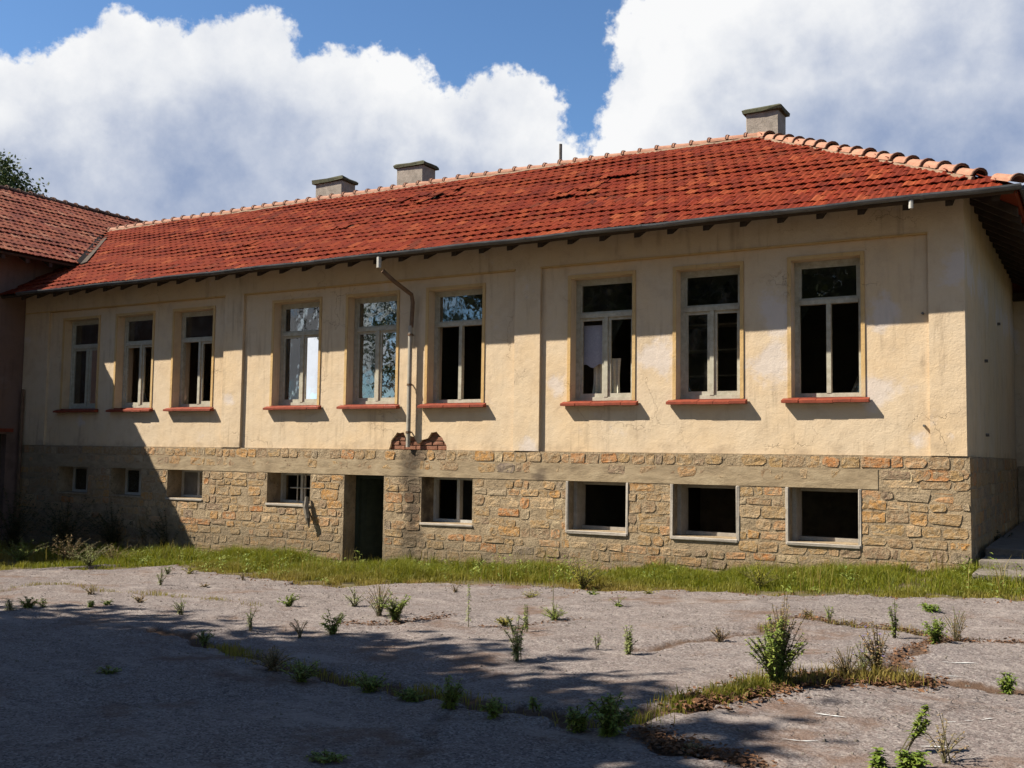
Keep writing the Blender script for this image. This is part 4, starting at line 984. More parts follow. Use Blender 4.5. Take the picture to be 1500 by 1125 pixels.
# lead-dark valley between the two roofs
q = MB(); P0 = Vector((WE_X + .1, yv - .15, WE_Z + .0)); P1 = Vector((xr_, RY, RZ + .0)); n_ = 14
pts = [P0 + (P1 - P0) * i / n_ for i in range(n_ + 1)]
vs = []; 
for p in pts: vs += [p + Vector((-.05, -.07, .055)), p + Vector((0, 0, -.01)), p + Vector((.16, .05, .035)), p + Vector((.02, -.02, -.04))]
q.add(vs, [(i*4+k, i*4+k+1, i*4+5+k, i*4+4+k) for i in range(n_) for k in range(2)] + [(i*4+2, i*4+3, i*4+7, i*4+6) for i in range(n_)] + [(i*4+3, i*4, i*4+4, i*4+7) for i in range(n_)])
q.build('valley_gutter', M['board'], wroof)
yy = 7.3
while yy < 15.7:
    q = MB(); zt = lambda x: WE_Z + S * (WE_X - x) + dn - .062; x0, x1 = WE_X - .05, XL - .0
    q.add([(x0, yy-.045, zt(x0)-.12), (x0, yy+.045, zt(x0)-.12), (x1, yy+.045, zt(x1)-.12), (x1, yy-.045, zt(x1)-.12), (x0, yy-.045, zt(x0)), (x0, yy+.045, zt(x0)), (x1, yy+.045, zt(x1)), (x1, yy-.045, zt(x1))],
          [(0,3,2,1),(4,5,6,7),(0,1,5,4),(1,2,6,5),(2,3,7,6),(3,0,4,7)])
    q.build('rafter', M['rafter'], wroof); yy += .6

# ------------------------------------------------------------------ right side: rear annex and steps
ann = empty('rear_annex', (1.5, 25, -1.5), 'dim low annex wall behind the right end of the main building', 'building')
q = MB(); q.box((XR - .3, YB + .42, -1.7), (7, YB + 5, 3.3)); q.build('wall', M['plaster'], ann)
q = MB(); q.box((XR - .3, YB + .2, 3.302), (7.2, YB + 5.2, 3.45)); q.build('roof', M['board'], ann)
q = MB(); q.rbox((XR + .02, YB + .36, -1.7), (7, YB + .419, -.1), .004, .01); q.build('plinth_wall', M['mortar'], ann)
q = MB(); q.box((1.2, YB + .38, .6), (2.2, YB + .415, 2.4)); q.build('window', M['framedark'], ann)
stp = empty('stone_steps', (.6, 14.8, -1.5), 'flight of low worn stone steps at the right end of the building', 'steps')
for k in range(3):
    yk = 14.12 + k * .80 ; zt_ = -1.40 + k * .10
    for (xa, xb) in ((XR + .12, -.2), (-.19, 1.3), (1.31, 2.8)):
        q = MB(); q.rbox((xa, yk, zt_ - .22), (xb - .01, yk + .86, zt_), .006, .018); q.build('step', M['step'], stp)
q = MB(); q.box((XR + .12, 16.43, -1.6), (2.8, 23.3, -1.21)); q.build('landing', M['step'], stp)

# ------------------------------------------------------------------ worn paint lines on the yard
def paint_line(px, label, wd=.042):
    P = [ground_hit(*p) for p in px]; q = MB(); pts = []
    for p0, p1 in zip(P[:-1], P[1:]):
        n = max(2, int((p1 - p0).length / .03))
        for k in range(n): pts.append(p0.lerp(p1, k / n))
    run = []
    def flush(run):
        if len(run) < 3: return
        vs = []
        for i, p in enumerate(run):
            t = (run[min(i+1, len(run)-1)] - run[max(i-1, 0)]).normalized(); s = Vector((-t.y, t.x, 0)); w_ = wd * random.uniform(.15, .7) * min(1, (min(i, len(run)-1-i) + .6) / 3)
            for sg in (1, -1):
                pp = p + s * sg * w_ / 2; vs.append((pp.x, pp.y, yz(pp.x, pp.y) + .006))
        q.add(vs, [(2*i, 2*i+1, 2*i+3, 2*i+2) for i in range(len(run)-1)])
    ph = random.uniform(0, 6)
    for i, p in enumerate(pts):
        if math.sin(i * .23 + ph) + .6 * math.sin(i * .61) + random.uniform(-.7, .7) > .35: run.append(p)
        else: flush(run); run = []
    flush(run)
    if not q.v: return
    o = q.build('painted_line', M['paint']); o['kind'] = 'structure'; o['label'] = label
paint_line([(1020, 1057), (1070, 1072), (1120, 1085), (1190, 1091), (1260, 1096), (1340, 1100), (1420, 1101), (1500, 1095)], 'faded white painted curve nearest the camera on the right of the yard')
paint_line([(1140, 1037), (1200, 1052), (1240, 1060), (1310, 1062), (1400, 1062), (1450, 1058), (1520, 1052)], 'faded white painted curve, second from the camera on the right of the yard', .04)
paint_line([(1330, 974), (1380, 976), (1440, 979), (1510, 981)], 'faint white painted line right of the dry shrub', .05)
paint_line([(1385, 993), (1420, 997), (1465, 1001)], 'short faint white painted dash left of the small green weed', .05)

# ------------------------------------------------------------------ grass along the wall
def vnoise(x, y, s, seed=0):
    """cheap smooth value noise"""
    r = np.random.default_rng(seed).random((64, 64)); u = np.asarray(x) * s + 100; v = np.asarray(y) * s + 100
    i = np.floor(u).astype(int); j = np.floor(v).astype(int); fu = u - i; fv = v - j; fu = fu*fu*(3-2*fu); fv = fv*fv*(3-2*fv)
    g_ = lambda a, b: r[a % 64, b % 64]
    return (g_(i, j)*(1-fu) + g_(i+1, j)*fu)*(1-fv) + (g_(i, j+1)*(1-fu) + g_(i+1, j+1)*fu)*fv
def grass_object(name, x, y, h, dry, label, wid=.0065, lean=1.0, zf=None):
    n = len(x); z = (gz(x, y) + .0) if zf is None else zf
    a = RNG.random(n) * 2 * np.pi; la = RNG.random(n) * 2 * np.pi; ln = RNG.random(n) * lean * h
    w_ = wid * (.6 + .8 * RNG.random(n)); cx_, sx_ = np.cos(a) * w_ / 2, np.sin(a) * w_ / 2
    b0 = np.stack([x - cx_, y - sx_, z - .02], 1); b1 = np.stack([x + cx_, y + sx_, z - .02], 1)
    mx_, my_ = x + np.cos(la) * ln * .35, y + np.sin(la) * ln * .35
    m0 = np.stack([mx_ - cx_*.8, my_ - sx_*.8, z + h * .6], 1); m1 = np.stack([mx_ + cx_*.8, my_ + sx_*.8, z + h * .6], 1)
    t0 = np.stack([x + np.cos(la) * ln, y + np.sin(la) * ln, z + h * (1 - .25 * ln / np.maximum(h, .01))], 1)
    V3 = np.stack([b0, b1, m1, m0, t0], 1).reshape(-1, 3); k = np.arange(n)[:, None] * 5
    Ft = np.concatenate([k + np.array([[0, 1, 2]]), k + np.array([[0, 2, 3]]), k + np.array([[3, 2, 4]])], 1).reshape(-1, 3)
    rn = np.repeat(RNG.random(n), 3); dr = np.repeat(np.clip(dry, 0, 1), 3)
    me = npmesh(name, V3, Ft, M['grass'], {'rnd': ('FACE', rn), 'dry': ('FACE', dr)})
    o = link(name, me, (0, 0, 0)); tag(o, label, 'grass', kind='stuff'); return o
N = 300000
x = RNG.uniform(-21.9, 3.0, N); t_ = RNG.random(N); ye = edge_y(x)
y = ye - .10 + (14.93 - ye + .10) * t_
y = np.where((x > XR) & (RNG.random(N) < .3), y + RNG.random(N) * 0, y)
cl = vnoise(x, y, 1.4, 1); c2 = vnoise(x, y, 4.5, 2); c3 = vnoise(x, y, .45, 3)
bare = ((x > -8.6) & (x < -6.4) & (y < ye + .9)) | ((x > XR + .1) & (y > 14.0))
dens = np.clip(-.25 + 1.2 * cl + .6 * c2, .02, 1); dens = np.where(t_ < .25, dens * (c2 > .42) * .9, dens); dens *= np.where(bare, .25, 1)
dens *= np.where(x < -15.5, .7, 1) * np.where((x < -16.2) & (t_ > .45), .25, 1)  # left end thinned, and dried below, so the shaded corner reads darker
kp = RNG.random(N) < dens; x, y, t_, cl, c2, c3 = [v[kp] for v in (x, y, t_, cl, c2, c3)]
ramp_ = np.clip(t_ * 2.0 + .06, 0, 1)
h = (.02 + .17 * cl ** 2 + .11 * c2 ** 2) * ramp_ * (.7 + .7 * RNG.random(len(x))) * np.interp(x, [-22, -15, -11, -7.5, -4, 0], [1.3, 1.3, 1.3, .85, 1.05, .95])
dry = np.clip(.85 - t_ * 2.0 + (c3 - .45) * 1.3 + .4 * (c2 - .5) + np.interp(x, [-22, -17, -14, -9, -6, -2, 2], [.7, .4, -.35, -.2, .35, .25, .25]), 0, 1)
grass_object('wall_grass', x, y, h, dry, 'green and straw coloured grass growing along the foot of the stone plinth')
n_ = 2600; xs_ = RNG.uniform(-21.5, -.5, n_); ye_ = edge_y(xs_); ts_ = RNG.uniform(.12, .95, n_); ys_ = ye_ + (14.9 - ye_) * ts_
kp = vnoise(xs_, ys_, 1.1, 9) > .55; xs_, ys_ = xs_[kp], ys_[kp]
grass_object('seed_grass', xs_, ys_, .18 + .30 * RNG.random(len(xs_)), .6 + .4 * RNG.random(len(xs_)), 'sparse tall straw coloured seed stalks standing above the grass strip', .006, .55)
# grass in the fractures of the yard
def crack_grass(c, i0, i1, n, spread, hm, dryv, name, label):
    P = np.array([(*CRW[c][k],) for k in range(i0, i1 + 1)]); seg = RNG.integers(0, len(P) - 1, n); t = RNG.random(n)
    x = P[seg, 0] + (P[seg+1, 0] - P[seg, 0]) * t + RNG.normal(0, spread, n); y = P[seg, 1] + (P[seg+1, 1] - P[seg, 1]) * t + RNG.normal(0, spread * 1.0, n)
    cl = vnoise(x, y, 3.2, 5 + c); kp = RNG.random(n) < np.clip((cl - .25) * 2, .08, 1); x, y, cl = x[kp], y[kp], cl[kp]
    return grass_object(name, x, y, hm * (.4 + cl) * (.5 + .8 * RNG.random(len(x))), np.clip(dryv + RNG.normal(0, .25, len(x)), 0, 1), label, .006, .7, gz(x, y) + .01)
crack_grass(0, 8, 11, 3600, .07, .085, .3, 'crack_grass', 'bright green grass filling the near crack left of the big leafy shrub')
crack_grass(0, 11, 14, 1000, .09, .10, .95, 'crack_grass', 'straw and brown grass clump in the crack right of the big leafy shrub')
crack_grass(0, 1, 7, 3000, .08, .055, .5, 'crack_grass', 'low shaded grass along the crack through the dark left of the yard')
crack_grass(1, 3, 8, 900, .06, .05, .8, 'crack_grass', 'thin dry grass along the crack on the right side of the yard')
crack_grass(4, 0, 7, 1200, .07, .05, .7, 'crack_grass', 'sparse dry grass along the thin crack at the far left of the yard')
# dead leaves lying in the fractures
def litter(c, i0, i1, n, spread, label, size=.022):
    P = np.array([(*CRW[c][k],) for k in range(i0, i1 + 1)]); q = MB()
    for _ in range(n):
        s = random.randrange(len(P) - 1); t = random.random(); x_ = P[s, 0] + (P[s+1, 0]-P[s, 0])*t + random.gauss(0, spread); y_ = P[s, 1] + (P[s+1, 1]-P[s, 1])*t + random.gauss(0, spread)
        z_ = yz(x_, y_) + random.uniform(-.01, .025); a = random.random() * 6.28; L = size * random.uniform(.5, 1.5)
        ca, sa = math.cos(a)*L, math.sin(a)*L; u = random.uniform(-.6, .8) * L
        q.cur = random.random(); q.add([(x_-ca, y_-sa, z_), (x_+sa*.5, y_-ca*.5, z_+u), (x_+ca, y_+sa, z_ + u*.4), (x_-sa*.5, y_+ca*.5, z_+abs(u))], [(0, 1, 2), (0, 2, 3)])
    o = q.build('leaf_litter', M['debris']); tag(o, label, 'leaf litter', kind='stuff')
litter(0, 9, 14, 3400, .10, 'brown dead leaves heaped along the crack around the big leafy shrub', .022)
litter(6, 0, 3, 800, .07, 'reddish brown dead leaves along the crack at the bottom middle of the yard', .016)
litter(3, 0, 3, 420, .07, 'brown dead leaves lying under the twin bushes left of the middle', .016)
litter(1, 4, 9, 500, .06, 'brown debris along the crack on the right side of the yard', .016)
litter(2, 0, 3, 380, .06, 'dark brown debris on the short slanting crack at the right', .016)
litter(5, 0, 3, 160, .05, 'thin brown debris line right of the tall thin stalk', .014)

def rubble(n, xyf, smin, smax, mat, name, label):
    q = MB()
    for _ in range(n):
        x_, y_ = xyf(); r_ = random.uniform(smin, smax) * random.random() ** .6 + smin * .5; z_ = (yz(x_, y_) if y_ < float(edge_y(x_)) else float(gz(x_, y_)) - .02); q.cur = random.random()
        a = random.random() * 6.28; vs = []
        for k in range(5): t = a + k * 1.257; rr = r_ * random.uniform(.7, 1.2); vs.append((x_ + math.cos(t) * rr, y_ + math.sin(t) * rr, z_))
        for k in range(5): t = a + k * 1.257; rr = r_ * random.uniform(.4, .8); vs.append((x_ + math.cos(t) * rr, y_ + math.sin(t) * rr, z_ + r_ * random.uniform(.5, 1.0)))
        q.add(vs, [(k, (k+1) % 5, 5 + (k+1) % 5, 5 + k) for k in range(5)] + [(5, 6, 7, 8, 9)])
    o = q.build(name, mat); tag(o, label, 'rubble', kind='stuff')
def near_edge():
    x_ = random.uniform(-18, -.8); return x_, float(edge_y(x_)) + random.gauss(-.05, .22)
def open_yard():
    while True:
        x_, y_ = random.uniform(-14, 0), random.uniform(4.5, 13)
        if y_ < float(edge_y(x_)): return x_, y_
rubble(450, near_edge, .005, .018, M['step'], 'rubble', 'pale crumbs of plaster and mortar scattered along the edge of the grass')
rubble(2600, open_yard, .004, .013, M['step'], 'gravel', 'loose gravel scattered over the cracked asphalt')
rubble(500, near_edge, .006, .018, M['debris'], 'rubble', 'brown earth clods scattered along the edge of the grass')
# ------------------------------------------------------------------ weeds
def frond(q, p, d, L, w_, bend=0.0, nseg=3):
    """a leaf with a folded midrib"""
    d = d.normalized(); sd = d.cross(Vector((0, 0, 1))); sd = sd.normalized() if sd.length > .05 else Vector((1, 0, 0)); up = sd.cross(d).normalized(); vs = []
    for i in range(nseg + 1):
        t = i / nseg; c = p + d * L * t - Vector((0, 0, bend * L * t * t)); ww = w_ * math.sin(math.pi * min(.96, .12 + t * .84)) 
        vs += [c - sd * ww / 2 + up * ww * .18, c, c + sd * ww / 2 + up * ww * .18]
    q.cur = random.random()
    q.add(vs, [(3*i+k, 3*i+k+1, 3*i+4+k, 3*i+3+k) for i in range(nseg) for k in range(2)])
def weed(px, py, hpx, wpx, stems, leaves, lsize, mat, label, droop=.3, lw=.45, cat='weed', bare=0.0, curve=0.25, flowers=0, leanx=0.0, name='weed', group=None, top_dry=False, basal=0):
    P = ground_hit(px, py); P.z = yz(P.x, P.y) - .01; dist = P.dot(F_); sc = dist / F; H = hpx * sc; W_ = wpx * sc
    stems = stems if stems == 1 else int(stems * 1.4) + 1; leaves = int(leaves * 2.1) + 1; lsize *= 1.0; lw *= .9
    root = empty(name, P, label, cat, group); st = MB(); lf = MB(); fl = MB(); dry = MB()
    for s in range(stems):
        a = random.random() * 6.28; rr = W_ / 2 * 1.15 * random.random() ** .65; hh = H * random.uniform(.55, 1.12) * (1 - .22 * (rr / (W_/2 + 1e-6)) ** 2)
        if stems == 1: rr = 0; hh = H
        tip = P + Vector((math.cos(a) * rr, math.sin(a) * rr, 0)) + R_ * leanx * H + Vector((0, 0, hh)); base = P + Vector((random.gauss(0, .012), random.gauss(0, .012), 0)) * min(1, stems - 1)
        mid = base.lerp(tip, .5) + Vector((math.cos(a), math.sin(a), 0)) * (-rr * curve) + Vector((0, 0, hh * .08)); pts = []
        for i in range(6): t = i / 5; pts.append(base * (1-t)**2 + mid * 2*t*(1-t) + tip * t*t)
        st.tube(pts, [.0032 * (1 - .12*i) + .0008 for i in range(6)], 4, cap=False)
        for k in range(leaves):
            t = bare + (1 - bare) * random.random() ** .8; i = min(4, int(t * 5)); c = pts[i].lerp(pts[i+1], t * 5 - i); aa = random.random() * 6.28
            d = Vector((math.cos(aa), math.sin(aa), random.uniform(-.2, .9))); tgt = dry if (top_dry and t > .62) else lf
            frond(tgt, c, d, lsize * random.uniform(.6, 1.3) * (1.15 - .5 * t), lsize * lw * random.uniform(.7, 1.2) * (.45 if (top_dry and t > .62) else 1), droop, 2)
        if flowers and random.random() < flowers:
            for k in range(6):
                aa = k * 1.047; frond(fl, tip, Vector((math.cos(aa), math.sin(aa), .5)), .018, .010, 0, 1)
    for k in range(basal):
        aa = random.random() * 6.28; frond(lf, P + Vector((0, 0, .01)), Vector((math.cos(aa), math.sin(aa), random.uniform(.15, 1.2))), lsize * random.uniform(.8, 1.6), lsize * lw, droop, 3)
    st.build('stem', M['stem'], root)
    if lf.v: lf.build('leaves', M[mat], root)
    if dry.v: dry.build('dry_top', M['leafdry'], root)
    if fl.v: fl.build('flower', M['flower'], root)
    return root
W = weed
# far left
W(40, 895, 18, 24, 9, 12, .045, 'leaf', 'small dark green weed at the left edge of the sunlit yard')
W(14, 898, 16, 22, 7, 8, .04, 'leafpale', 'pale thin weed at the very left edge beside a darker one')
W(62, 893, 14, 16, 5, 7, .04, 'leafpale', 'tiny pale sprig just right of the dark green weed at the left edge')
W(132, 892, 12, 18, 7, 10, .035, 'leafbright', 'tiny bright green weed on the left of the yard, just above the shadow')
W(157, 889, 9, 20, 7, 9, .035, 'leaf', 'flat little weed right of a tiny bright green one on the left')
W(205, 885, 13, 28, 8, 8, .035, 'leafdry', 'low brown-green tuft with a thin stalk on the left of the yard', flowers=0)
W(133, 873, 16, 30, 12, 5, .03, 'leafdry', 'reddish dry tuft on the left, below the shaded wall')
W(235, 860, 30, 16, 6, 8, .035, 'leafpale', 'thin pale weed near the grass edge at the left, taller than its neighbours')
W(245, 842, 14, 14, 5, 8, .04, 'leafbright', 'small green weed at the grass edge where the wall shadow ends')
W(277, 843, 14, 22, 7, 9, .04, 'leafyellow', 'yellow-green clump at the grass edge left of the bright grass')
W(300, 862, 8, 20, 7, 5, .03, 'leafdry', 'low brown tuft on the pale asphalt left of the middle')
W(265, 903, 28, 28, 6, 9, .035, 'leafpale', 'spreading pale sprig standing just above the shadow on the left')
W(355, 853, 12, 12, 5, 4, .03, 'leafdry', 'tiny dry tuft below the bright grass at the left')
W(422, 892, 19, 34, 12, 12, .04, 'leafbright', 'compact green weed alone on the asphalt left of the twin bushes')
W(367, 928, 38, 18, 4, 10, .035, 'leafpale', 'thin sprig rising out of the shadow edge left of the middle', bare=.2)
W(440, 938, 32, 34, 6, 5, .03, 'leafdry', 'dry twiggy weed at the edge of the tree shadow', bare=.3)
W(487, 932, 36, 36, 12, 14, .045, 'leaf', 'rounded green bush with its foot at the edge of the tree shadow')
W(520, 892, 30, 34, 9, 8, .04, 'leafpale', 'loose grey-green weed just left of the twin bushes')
W(556, 906, 52, 50, 16, 10, .045, 'leafpale', 'straggly grey twiggy bush, the left of the twin bushes', bare=.25, top_dry=True)
W(579, 914, 44, 44, 16, 16, .05, 'leaf', 'greener leafy bush, the right and nearer of the twin bushes')
W(686, 923, 64, 6, 1, 46, .035, 'leafpale', 'single tall thin stalk left of the middle of the yard', bare=.1, droop=.6)
W(667, 870, 14, 18, 6, 4, .03, 'leafdry', 'dry tuft at the grass edge above the tall thin stalk')
W(740, 920, 17, 28, 10, 7, .04, 'leafyellow', 'yellowish spiky tuft behind the tall green stems')
W(757, 972, 84, 44, 7, 20, .045, 'leafpale', 'group of upright green stems at the tip of the tree shadow', bare=.12, curve=.5)
W(771, 930, 48, 12, 3, 12, .035, 'leaf', 'dark leafy stem behind the upright green stems', bare=.2)
W(777, 877, 12, 36, 10, 6, .03, 'leafyellow', 'flat straw clump near the grass edge in the middle')
W(812, 911, 24, 42, 14, 10, .05, 'leaf', 'broad grassy tuft right of the upright green stems', lw=.2)
W(810, 909, 66, 5, 1, 16, .03, 'leafpale', 'thin tall spike growing from the broad grassy tuft')
W(876, 955, 26, 14, 4, 5, .03, 'leafpale', 'faint thin sprig between the green stems and the pale bush', bare=.3)
W(905, 889, 22, 20, 2, 2, .06, 'leafbright', 'broad-leaved dock plant on the bare asphalt right of the middle', lw=.42, basal=16, droop=.4)
W(920, 961, 44, 30, 10, 14, .035, 'leafpale', 'feathery pale green bush alone in the sun right of the middle', curve=.5)
W(853, 863, 44, 70, 34, 10, .05, 'leafyellow', 'bushy straw-green clump at the grass edge right of the middle', lw=.25)
W(868, 872, 10, 34, 7, 7, .04, 'leaf', 'flat green weed at the foot of the bushy straw-green clump')
# shaded fracture
W(300, 945, 22, 34, 8, 8, .04, 'leaf', 'dim weed at the left end of the shaded crack')
W(400, 985, 34, 70, 14, 8, .045, 'leafdry', 'dim brown clump in the shaded crack, left part')
W(440, 1000, 40, 60, 14, 9, .045, 'leaf', 'dim leafy clump in the shaded crack below the dry twiggy weed')
W(540, 1016, 32, 60, 14, 9, .045, 'leaf', 'dim low clump in the shaded crack below the twin bushes')
W(600, 1028, 20, 50, 10, 9, .045, 'leaf', 'dim flat clump between two taller ones in the shaded crack')
W(657, 1042, 44, 42, 13, 12, .05, 'leaf', 'dim upright bush in the shaded crack left of the lit wedge')
W(725, 1058, 34, 40, 10, 9, .045, 'leaf', 'dim weed in the shaded crack just right of the upright bush')
W(783, 1048, 28, 14, 3, 9, .04, 'leaf', 'thin sprig lifting out of the shaded crack into the sun', bare=.3)
W(846, 1075, 46, 36, 10, 10, .05, 'leaf', 'left part of the dark bush where the shaded crack meets the sun')
W(893, 1085, 60, 66, 22, 14, .055, 'leaf', 'big dark bush where the shaded crack meets the sunlit grass', top_dry=False)
W(160, 990, 12, 40, 7, 6, .04, 'leaf', 'barely visible low weed in the dark lower left')
W(480, 1120, 16, 60, 12, 8, .04, 'leaf', 'barely visible low weed near the bottom edge left of the middle')
# right
W(1057, 942, 24, 30, 8, 5, .03, 'leafdry', 'dry reddish sprig standing alone left of the big leafy shrub', bare=.2)
W(1137, 1010, 100, 84, 38, 22, .042, 'leaf', 'big leafy green shrub rising from the crack on the right of the yard', cat='shrub', name='shrub', lw=.5, curve=.2)
W(1146, 1004, 122, 58, 20, 16, .035, 'leafdry', 'tall brown twiggy stems standing out of the big leafy shrub', bare=.45)
W(1185, 905, 12, 20, 6, 5, .03, 'leafdry', 'little brown tuft behind the big leafy shrub')
W(1215, 918, 38, 12, 3, 12, .03, 'leaf', 'thin dark sprig on the crack right of the big leafy shrub', bare=.25)
W(1240, 998, 44, 60, 26, 5, .035, 'leafdry', 'straw coloured clump between the big shrub and the violet-flowered plant', lw=.2)
W(1286, 995, 78, 60, 20, 9, .038, 'leafdry', 'dry branching plant with small violet flowers on the right', bare=.3, flowers=.4)
W(1264, 995, 52, 44, 12, 6, .03, 'leafpale', 'wispy grey plant in front of the violet-flowered plant', bare=.2)
W(1310, 940, 54, 18, 6, 16, .035, 'leafbright', 'upright bright green plant behind the violet-flowered plant', bare=.1)
W(1330, 1003, 18, 40, 12, 4, .03, 'leafdry', 'low brown tuft at the right tip of the litter heap')
W(1365, 899, 15, 44, 6, 6, .09, 'leafbright', 'flat long-leaved bright green plant at the back right', lw=.25, basal=8)
W(1372, 946, 38, 54, 16, 12, .045, 'leafbright', 'bright leafy weed with dry stalks on the right crack')
W(1402, 942, 46, 44, 9, 5, .03, 'leafdry', 'dry twiggy weed right of the bright leafy weed', bare=.3)
W(1400, 938, 50, 30, 5, 3, .03, 'leafpale', 'sparse pale stalks behind the dry twiggy weed at the right', bare=.5)
W(1478, 1018, 30, 30, 10, 12, .045, 'leafbright', 'small bright green weed near the right edge of the yard')
W(1325, 1106, 78, 10, 3, 22, .045, 'leafbright', 'slanting green sapling stem near the bottom right', bare=.45, leanx=.42, droop=.2)
W(1385, 1122, 70, 70, 9, 4, .03, 'leafdry', 'dry thin stalks right of the slanting sapling', bare=.4)
W(1287, 1135, 36, 18, 5, 8, .06, 'leafbright', 'leafy weed cut by the bottom edge, left of the sapling')
W(1330, 1136, 30, 60, 14, 10, .055, 'leafbright', 'leafy clump at the foot of the slanting sapling')
W(1014, 1107, 16, 36, 14, 6, .03, 'leafdry', 'rusty brown tuft alone at the bottom right of the middle')
W(950, 880 - 8, 10, 30, 8, 5, .03, 'leafyellow', 'low straw tuft at the grass edge right of the dock plant')
# left edge tall plants by the shaded wall
W(228, 808, 62, 74, 26, 9, .07, 'leafdry', 'arching brown bramble against the shaded wall at the left', cat='bramble', curve=-.5, bare=.2, name='bramble')
W(208, 806, 50, 40, 6, 7, .07, 'leafyellow', 'yellow arching shoots of the bramble catching the sun', cat='bramble', curve=-.6, bare=.3, name='bramble')
W(100, 826, 40, 90, 30, 8, .07, 'leafdry', 'tall dry weeds at the left end of the grass strip', lw=.2)
W(30, 826, 34, 70, 26, 9, .07, 'leaf', 'dark green weeds at the far left end of the grass strip', lw=.3)
W(165, 826, 30, 60, 20, 8, .06, 'leafdry', 'brownish weeds beside the tall dry weeds at the left', lw=.2)
W(758, 830, 46, 8, 2, 8, .03, 'leafdry', 'thin dry stalk against the plinth in the middle', bare=.5)
W(1112, 862, 38, 60, 20, 9, .05, 'leafyellow', 'straw-green bushy grass against the plinth below the cellar windows', lw=.2)

q = MB(); bl = random.Random(5)
for _ in range(260):
    x_ = bl.uniform(-20.5, -.9); ye_ = float(edge_y(x_)); y_ = ye_ + (14.85 - ye_) * bl.random()
    if float(vnoise(x_, y_, .9, 12)) < .45: continue
    z_ = float(gz(x_, y_)); H_ = bl.uniform(.08, .34)
    for k in range(bl.randint(8, 22)):
        a = bl.random() * 6.28; h_ = bl.random() * H_; frond(q, Vector((x_ + math.cos(a) * .04, y_ + math.sin(a) * .04, z_ + h_)), Vector((math.cos(a), math.sin(a), bl.uniform(0, 1.2))), bl.uniform(.04, .11), bl.uniform(.015, .035), .4, 2)
o = q.build('broadleaf_weeds', M['leaf']); tag(o, 'broad-leaved weeds mixed into the grass strip along the stone plinth', 'weeds', kind='stuff')
W(18, 806, 95, 110, 34, 12, .09, 'leafshade', 'near-black bush in the shaded corner by the wing doorway', cat='shrub', name='shrub')
W(95, 808, 78, 110, 34, 12, .09, 'leafshade', 'near-black bush under the leftmost cellar window', cat='shrub', name='shrub')
W(165, 806, 66, 100, 30, 12, .08, 'leafshade', 'near-black bush under the second cellar window from the left', cat='shrub', name='shrub')
W(245, 812, 66, 100, 30, 12, .08, 'leafshade', 'dark bush under the third cellar window from the left, by the bramble', cat='shrub', name='shrub')
W(130, 830, 34, 70, 24, 8, .06, 'leafpale', 'pale seeded weeds catching the sun in front of the near-black bushes', lw=.2)
W(1462, 812, 34, 60, 26, 10, .08, 'leafshade', 'dark weeds growing beside the steps at the right end', lw=.3)
# ------------------------------------------------------------------ trees
def tree(base, crown_c, rad, n_leaf, lsize, label, seed, nclump=70, group=None, trunk_r=.22, spread=.22):
    r = random.Random(seed); g_ = np.random.default_rng(seed)
    base, crown_c, rad = Vector(base), Vector(crown_c), Vector(rad)
    root = empty('tree', base, label, 'tree', group)
    q = MB(); mid = (base.lerp(crown_c, .5) if (base - crown_c).xy.length < 1 else base + Vector((0, 0, 4.5))) + Vector((r.uniform(-.3, .3), r.uniform(-.3, .3), 0))
    q.tube([base - Vector((0, 0, .2)), base.lerp(mid, .5), mid, crown_c], [trunk_r*1.3, trunk_r, trunk_r*.8, trunk_r*.35], 10); trunk = q.build('trunk', M['bark'], root, smooth=True)
    cl = []
    for k in range(nclump):
        v = Vector((r.gauss(0, 1), r.gauss(0, 1), r.gauss(0, 1))).normalized() * (r.random() ** .33); 
        lump = 1 + .18 * math.sin(v.x * 5 + seed) + .16 * math.sin(v.y * 6 + v.z * 4)
        cl.append(crown_c + Vector((v.x * rad.x, v.y * rad.y, v.z * rad.z)) * lump)
    q = MB()
    for c in cl[::4]:
        s = mid.lerp(crown_c, r.random()); q.tube([s, s.lerp(c, .5) + Vector((0, 0, r.uniform(-.2, .3))), c], [trunk_r*.32, trunk_r*.18, .02], 6)
    q.build('limbs', M['bark'], root, smooth=True)
    C = np.array([tuple(c) for c in cl]); idx = g_.integers(0, len(C), n_leaf); sp = np.mean(rad) * spread
    sz = g_.uniform(.55, 1.2, len(C))[idx][:, None]
    P = C[idx] + g_.normal(0, 1, (n_leaf, 3)) * sp * sz * np.array([1, 1, .75])
    a = g_.normal(0, 1, (n_leaf, 3)); a /= np.linalg.norm(a, axis=1)[:, None]; b = np.cross(a, g_.normal(0, 1, (n_leaf, 3))); b /= np.linalg.norm(b, axis=1)[:, None]
    L = lsize * g_.uniform(.6, 1.3, (n_leaf, 1)); V3 = np.stack([P - a*L*.5, P + b*L*.28, P + a*L*.5, P - b*L*.28], 1).reshape(-1, 3)
    Fq = np.arange(n_leaf * 4).reshape(-1, 4); rn = np.clip(.5 + .25 * g_.normal(0, 1, len(C))[idx] + .12 * g_.normal(0, 1, n_leaf), 0, .999)
    me = npmesh('crown', V3 - np.array(tuple(crown_c)), Fq, M['treeleaf'], {'rnd': ('FACE', rn)})
    link('crown', me, crown_c, root)
    return root
d = ray(-52, 338).normalized(); p = d * 37
tree((p.x, p.y, -2.2), (p.x, p.y, p.z), (2.6, 2.6, 2.0), 110000, .13, 'dark leafy tree rising behind the wing roof at the far left', 11, 240, None, .22, .10)
SH = 'yard trees that shade the foreground'
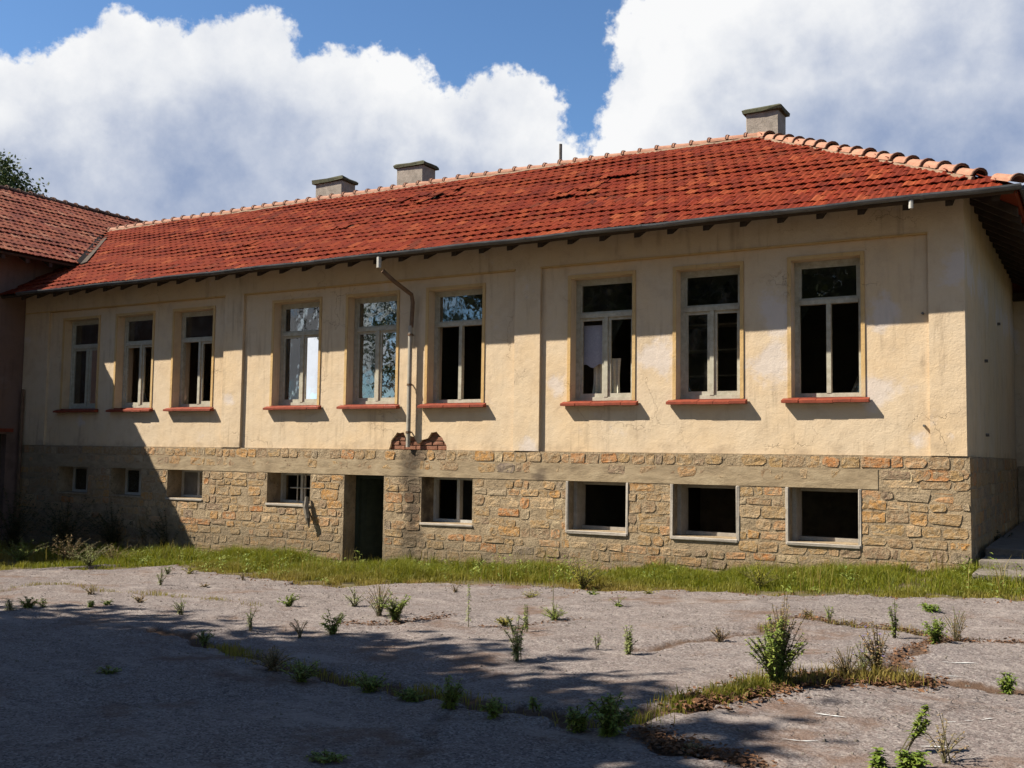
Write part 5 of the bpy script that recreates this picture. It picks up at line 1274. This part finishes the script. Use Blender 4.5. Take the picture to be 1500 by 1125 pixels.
def shade_tree(sx, sy, h, rx, rz, label, seed, n=9000):
    c = Vector((sx - .8 * h, sy - .526 * h, -1.65 + h)); tree((c.x, c.y, float(gz(c.x, c.y))), c, (rx, rx, rz), n, .34, label, seed, 90, SH)
shade_tree(-9.4, 3.8, 7.5, 3.4, 2.3, 'broad tree left of the camera, shading the lower left of the yard', 21, 16000)
shade_tree(-5.6, 4.6, 8.2, 2.5, 1.8, 'tree left of the camera whose crown tip shades the middle of the yard', 22, 13000)
shade_tree(-7.6, -.4, 8.0, 3.6, 2.6, 'tree behind the camera on the left', 24, 12000)
shade_tree(-5.8, 1.4, 8.5, 2.9, 2.2, 'tree directly behind the camera', 25, 12000)
c_ = (5.0 - 6.8, 7.6 - 4.47, 6.85); tree((1.3, 1.6, -1.62), c_, (2.8, 2.8, 2.4), 10000, .34, 'added unseen leaning tree whose crown blocks the sky over the camera', 26, 90, SH)  # crown added out of view to cover the sky above the yard
shade_tree(5.5, 2.5, 8.0, 3.6, 2.8, 'added unseen tree behind the camera on the right, cutting skylight', 27, 10000)  # this and the second row: unseen trees added to cut skylight
shade_tree(-2.5, -4.5, 7.0, 3.8, 3.2, 'added unseen tree farther behind the camera, second row, cutting skylight', 28, 10000)
shade_tree(2.0, -3.5, 7.5, 3.6, 3.2, 'added unseen tree farther behind the camera on the right, second row, cutting skylight', 29, 10000)
shade_tree(-9.0, -5.5, 6.5, 3.6, 3.0, 'added unseen tree farther behind on the left, second row, cutting skylight', 30, 10000)
tree((4.2, 19.5, -1.3), (4.2, 19.5, 2.2), (3.4, 3.6, 3.0), 16000, .26, 'added unseen bushy tree in the side yard, dimming the end wall', 31, 90)  # unseen, placed to keep ambient light off the end wall
tree((-27.5, -7.5, -2), (-27.5, -7.5, 5.5), (4.2, 4.2, 3.6), 2200, .34, 'sparse tree far to the left, mirrored in the upper windows', 32, 60)
tree((-20.2, 10.2, -2.2), (-20.2, 10.2, -.4), (1.5, 1.7, 1.7), 14000, .14, 'added unseen dense shrub by the wing wall, dimming the left corner', 33, 80, None, .06)  # out of view, added to block ambient light at the wing corner
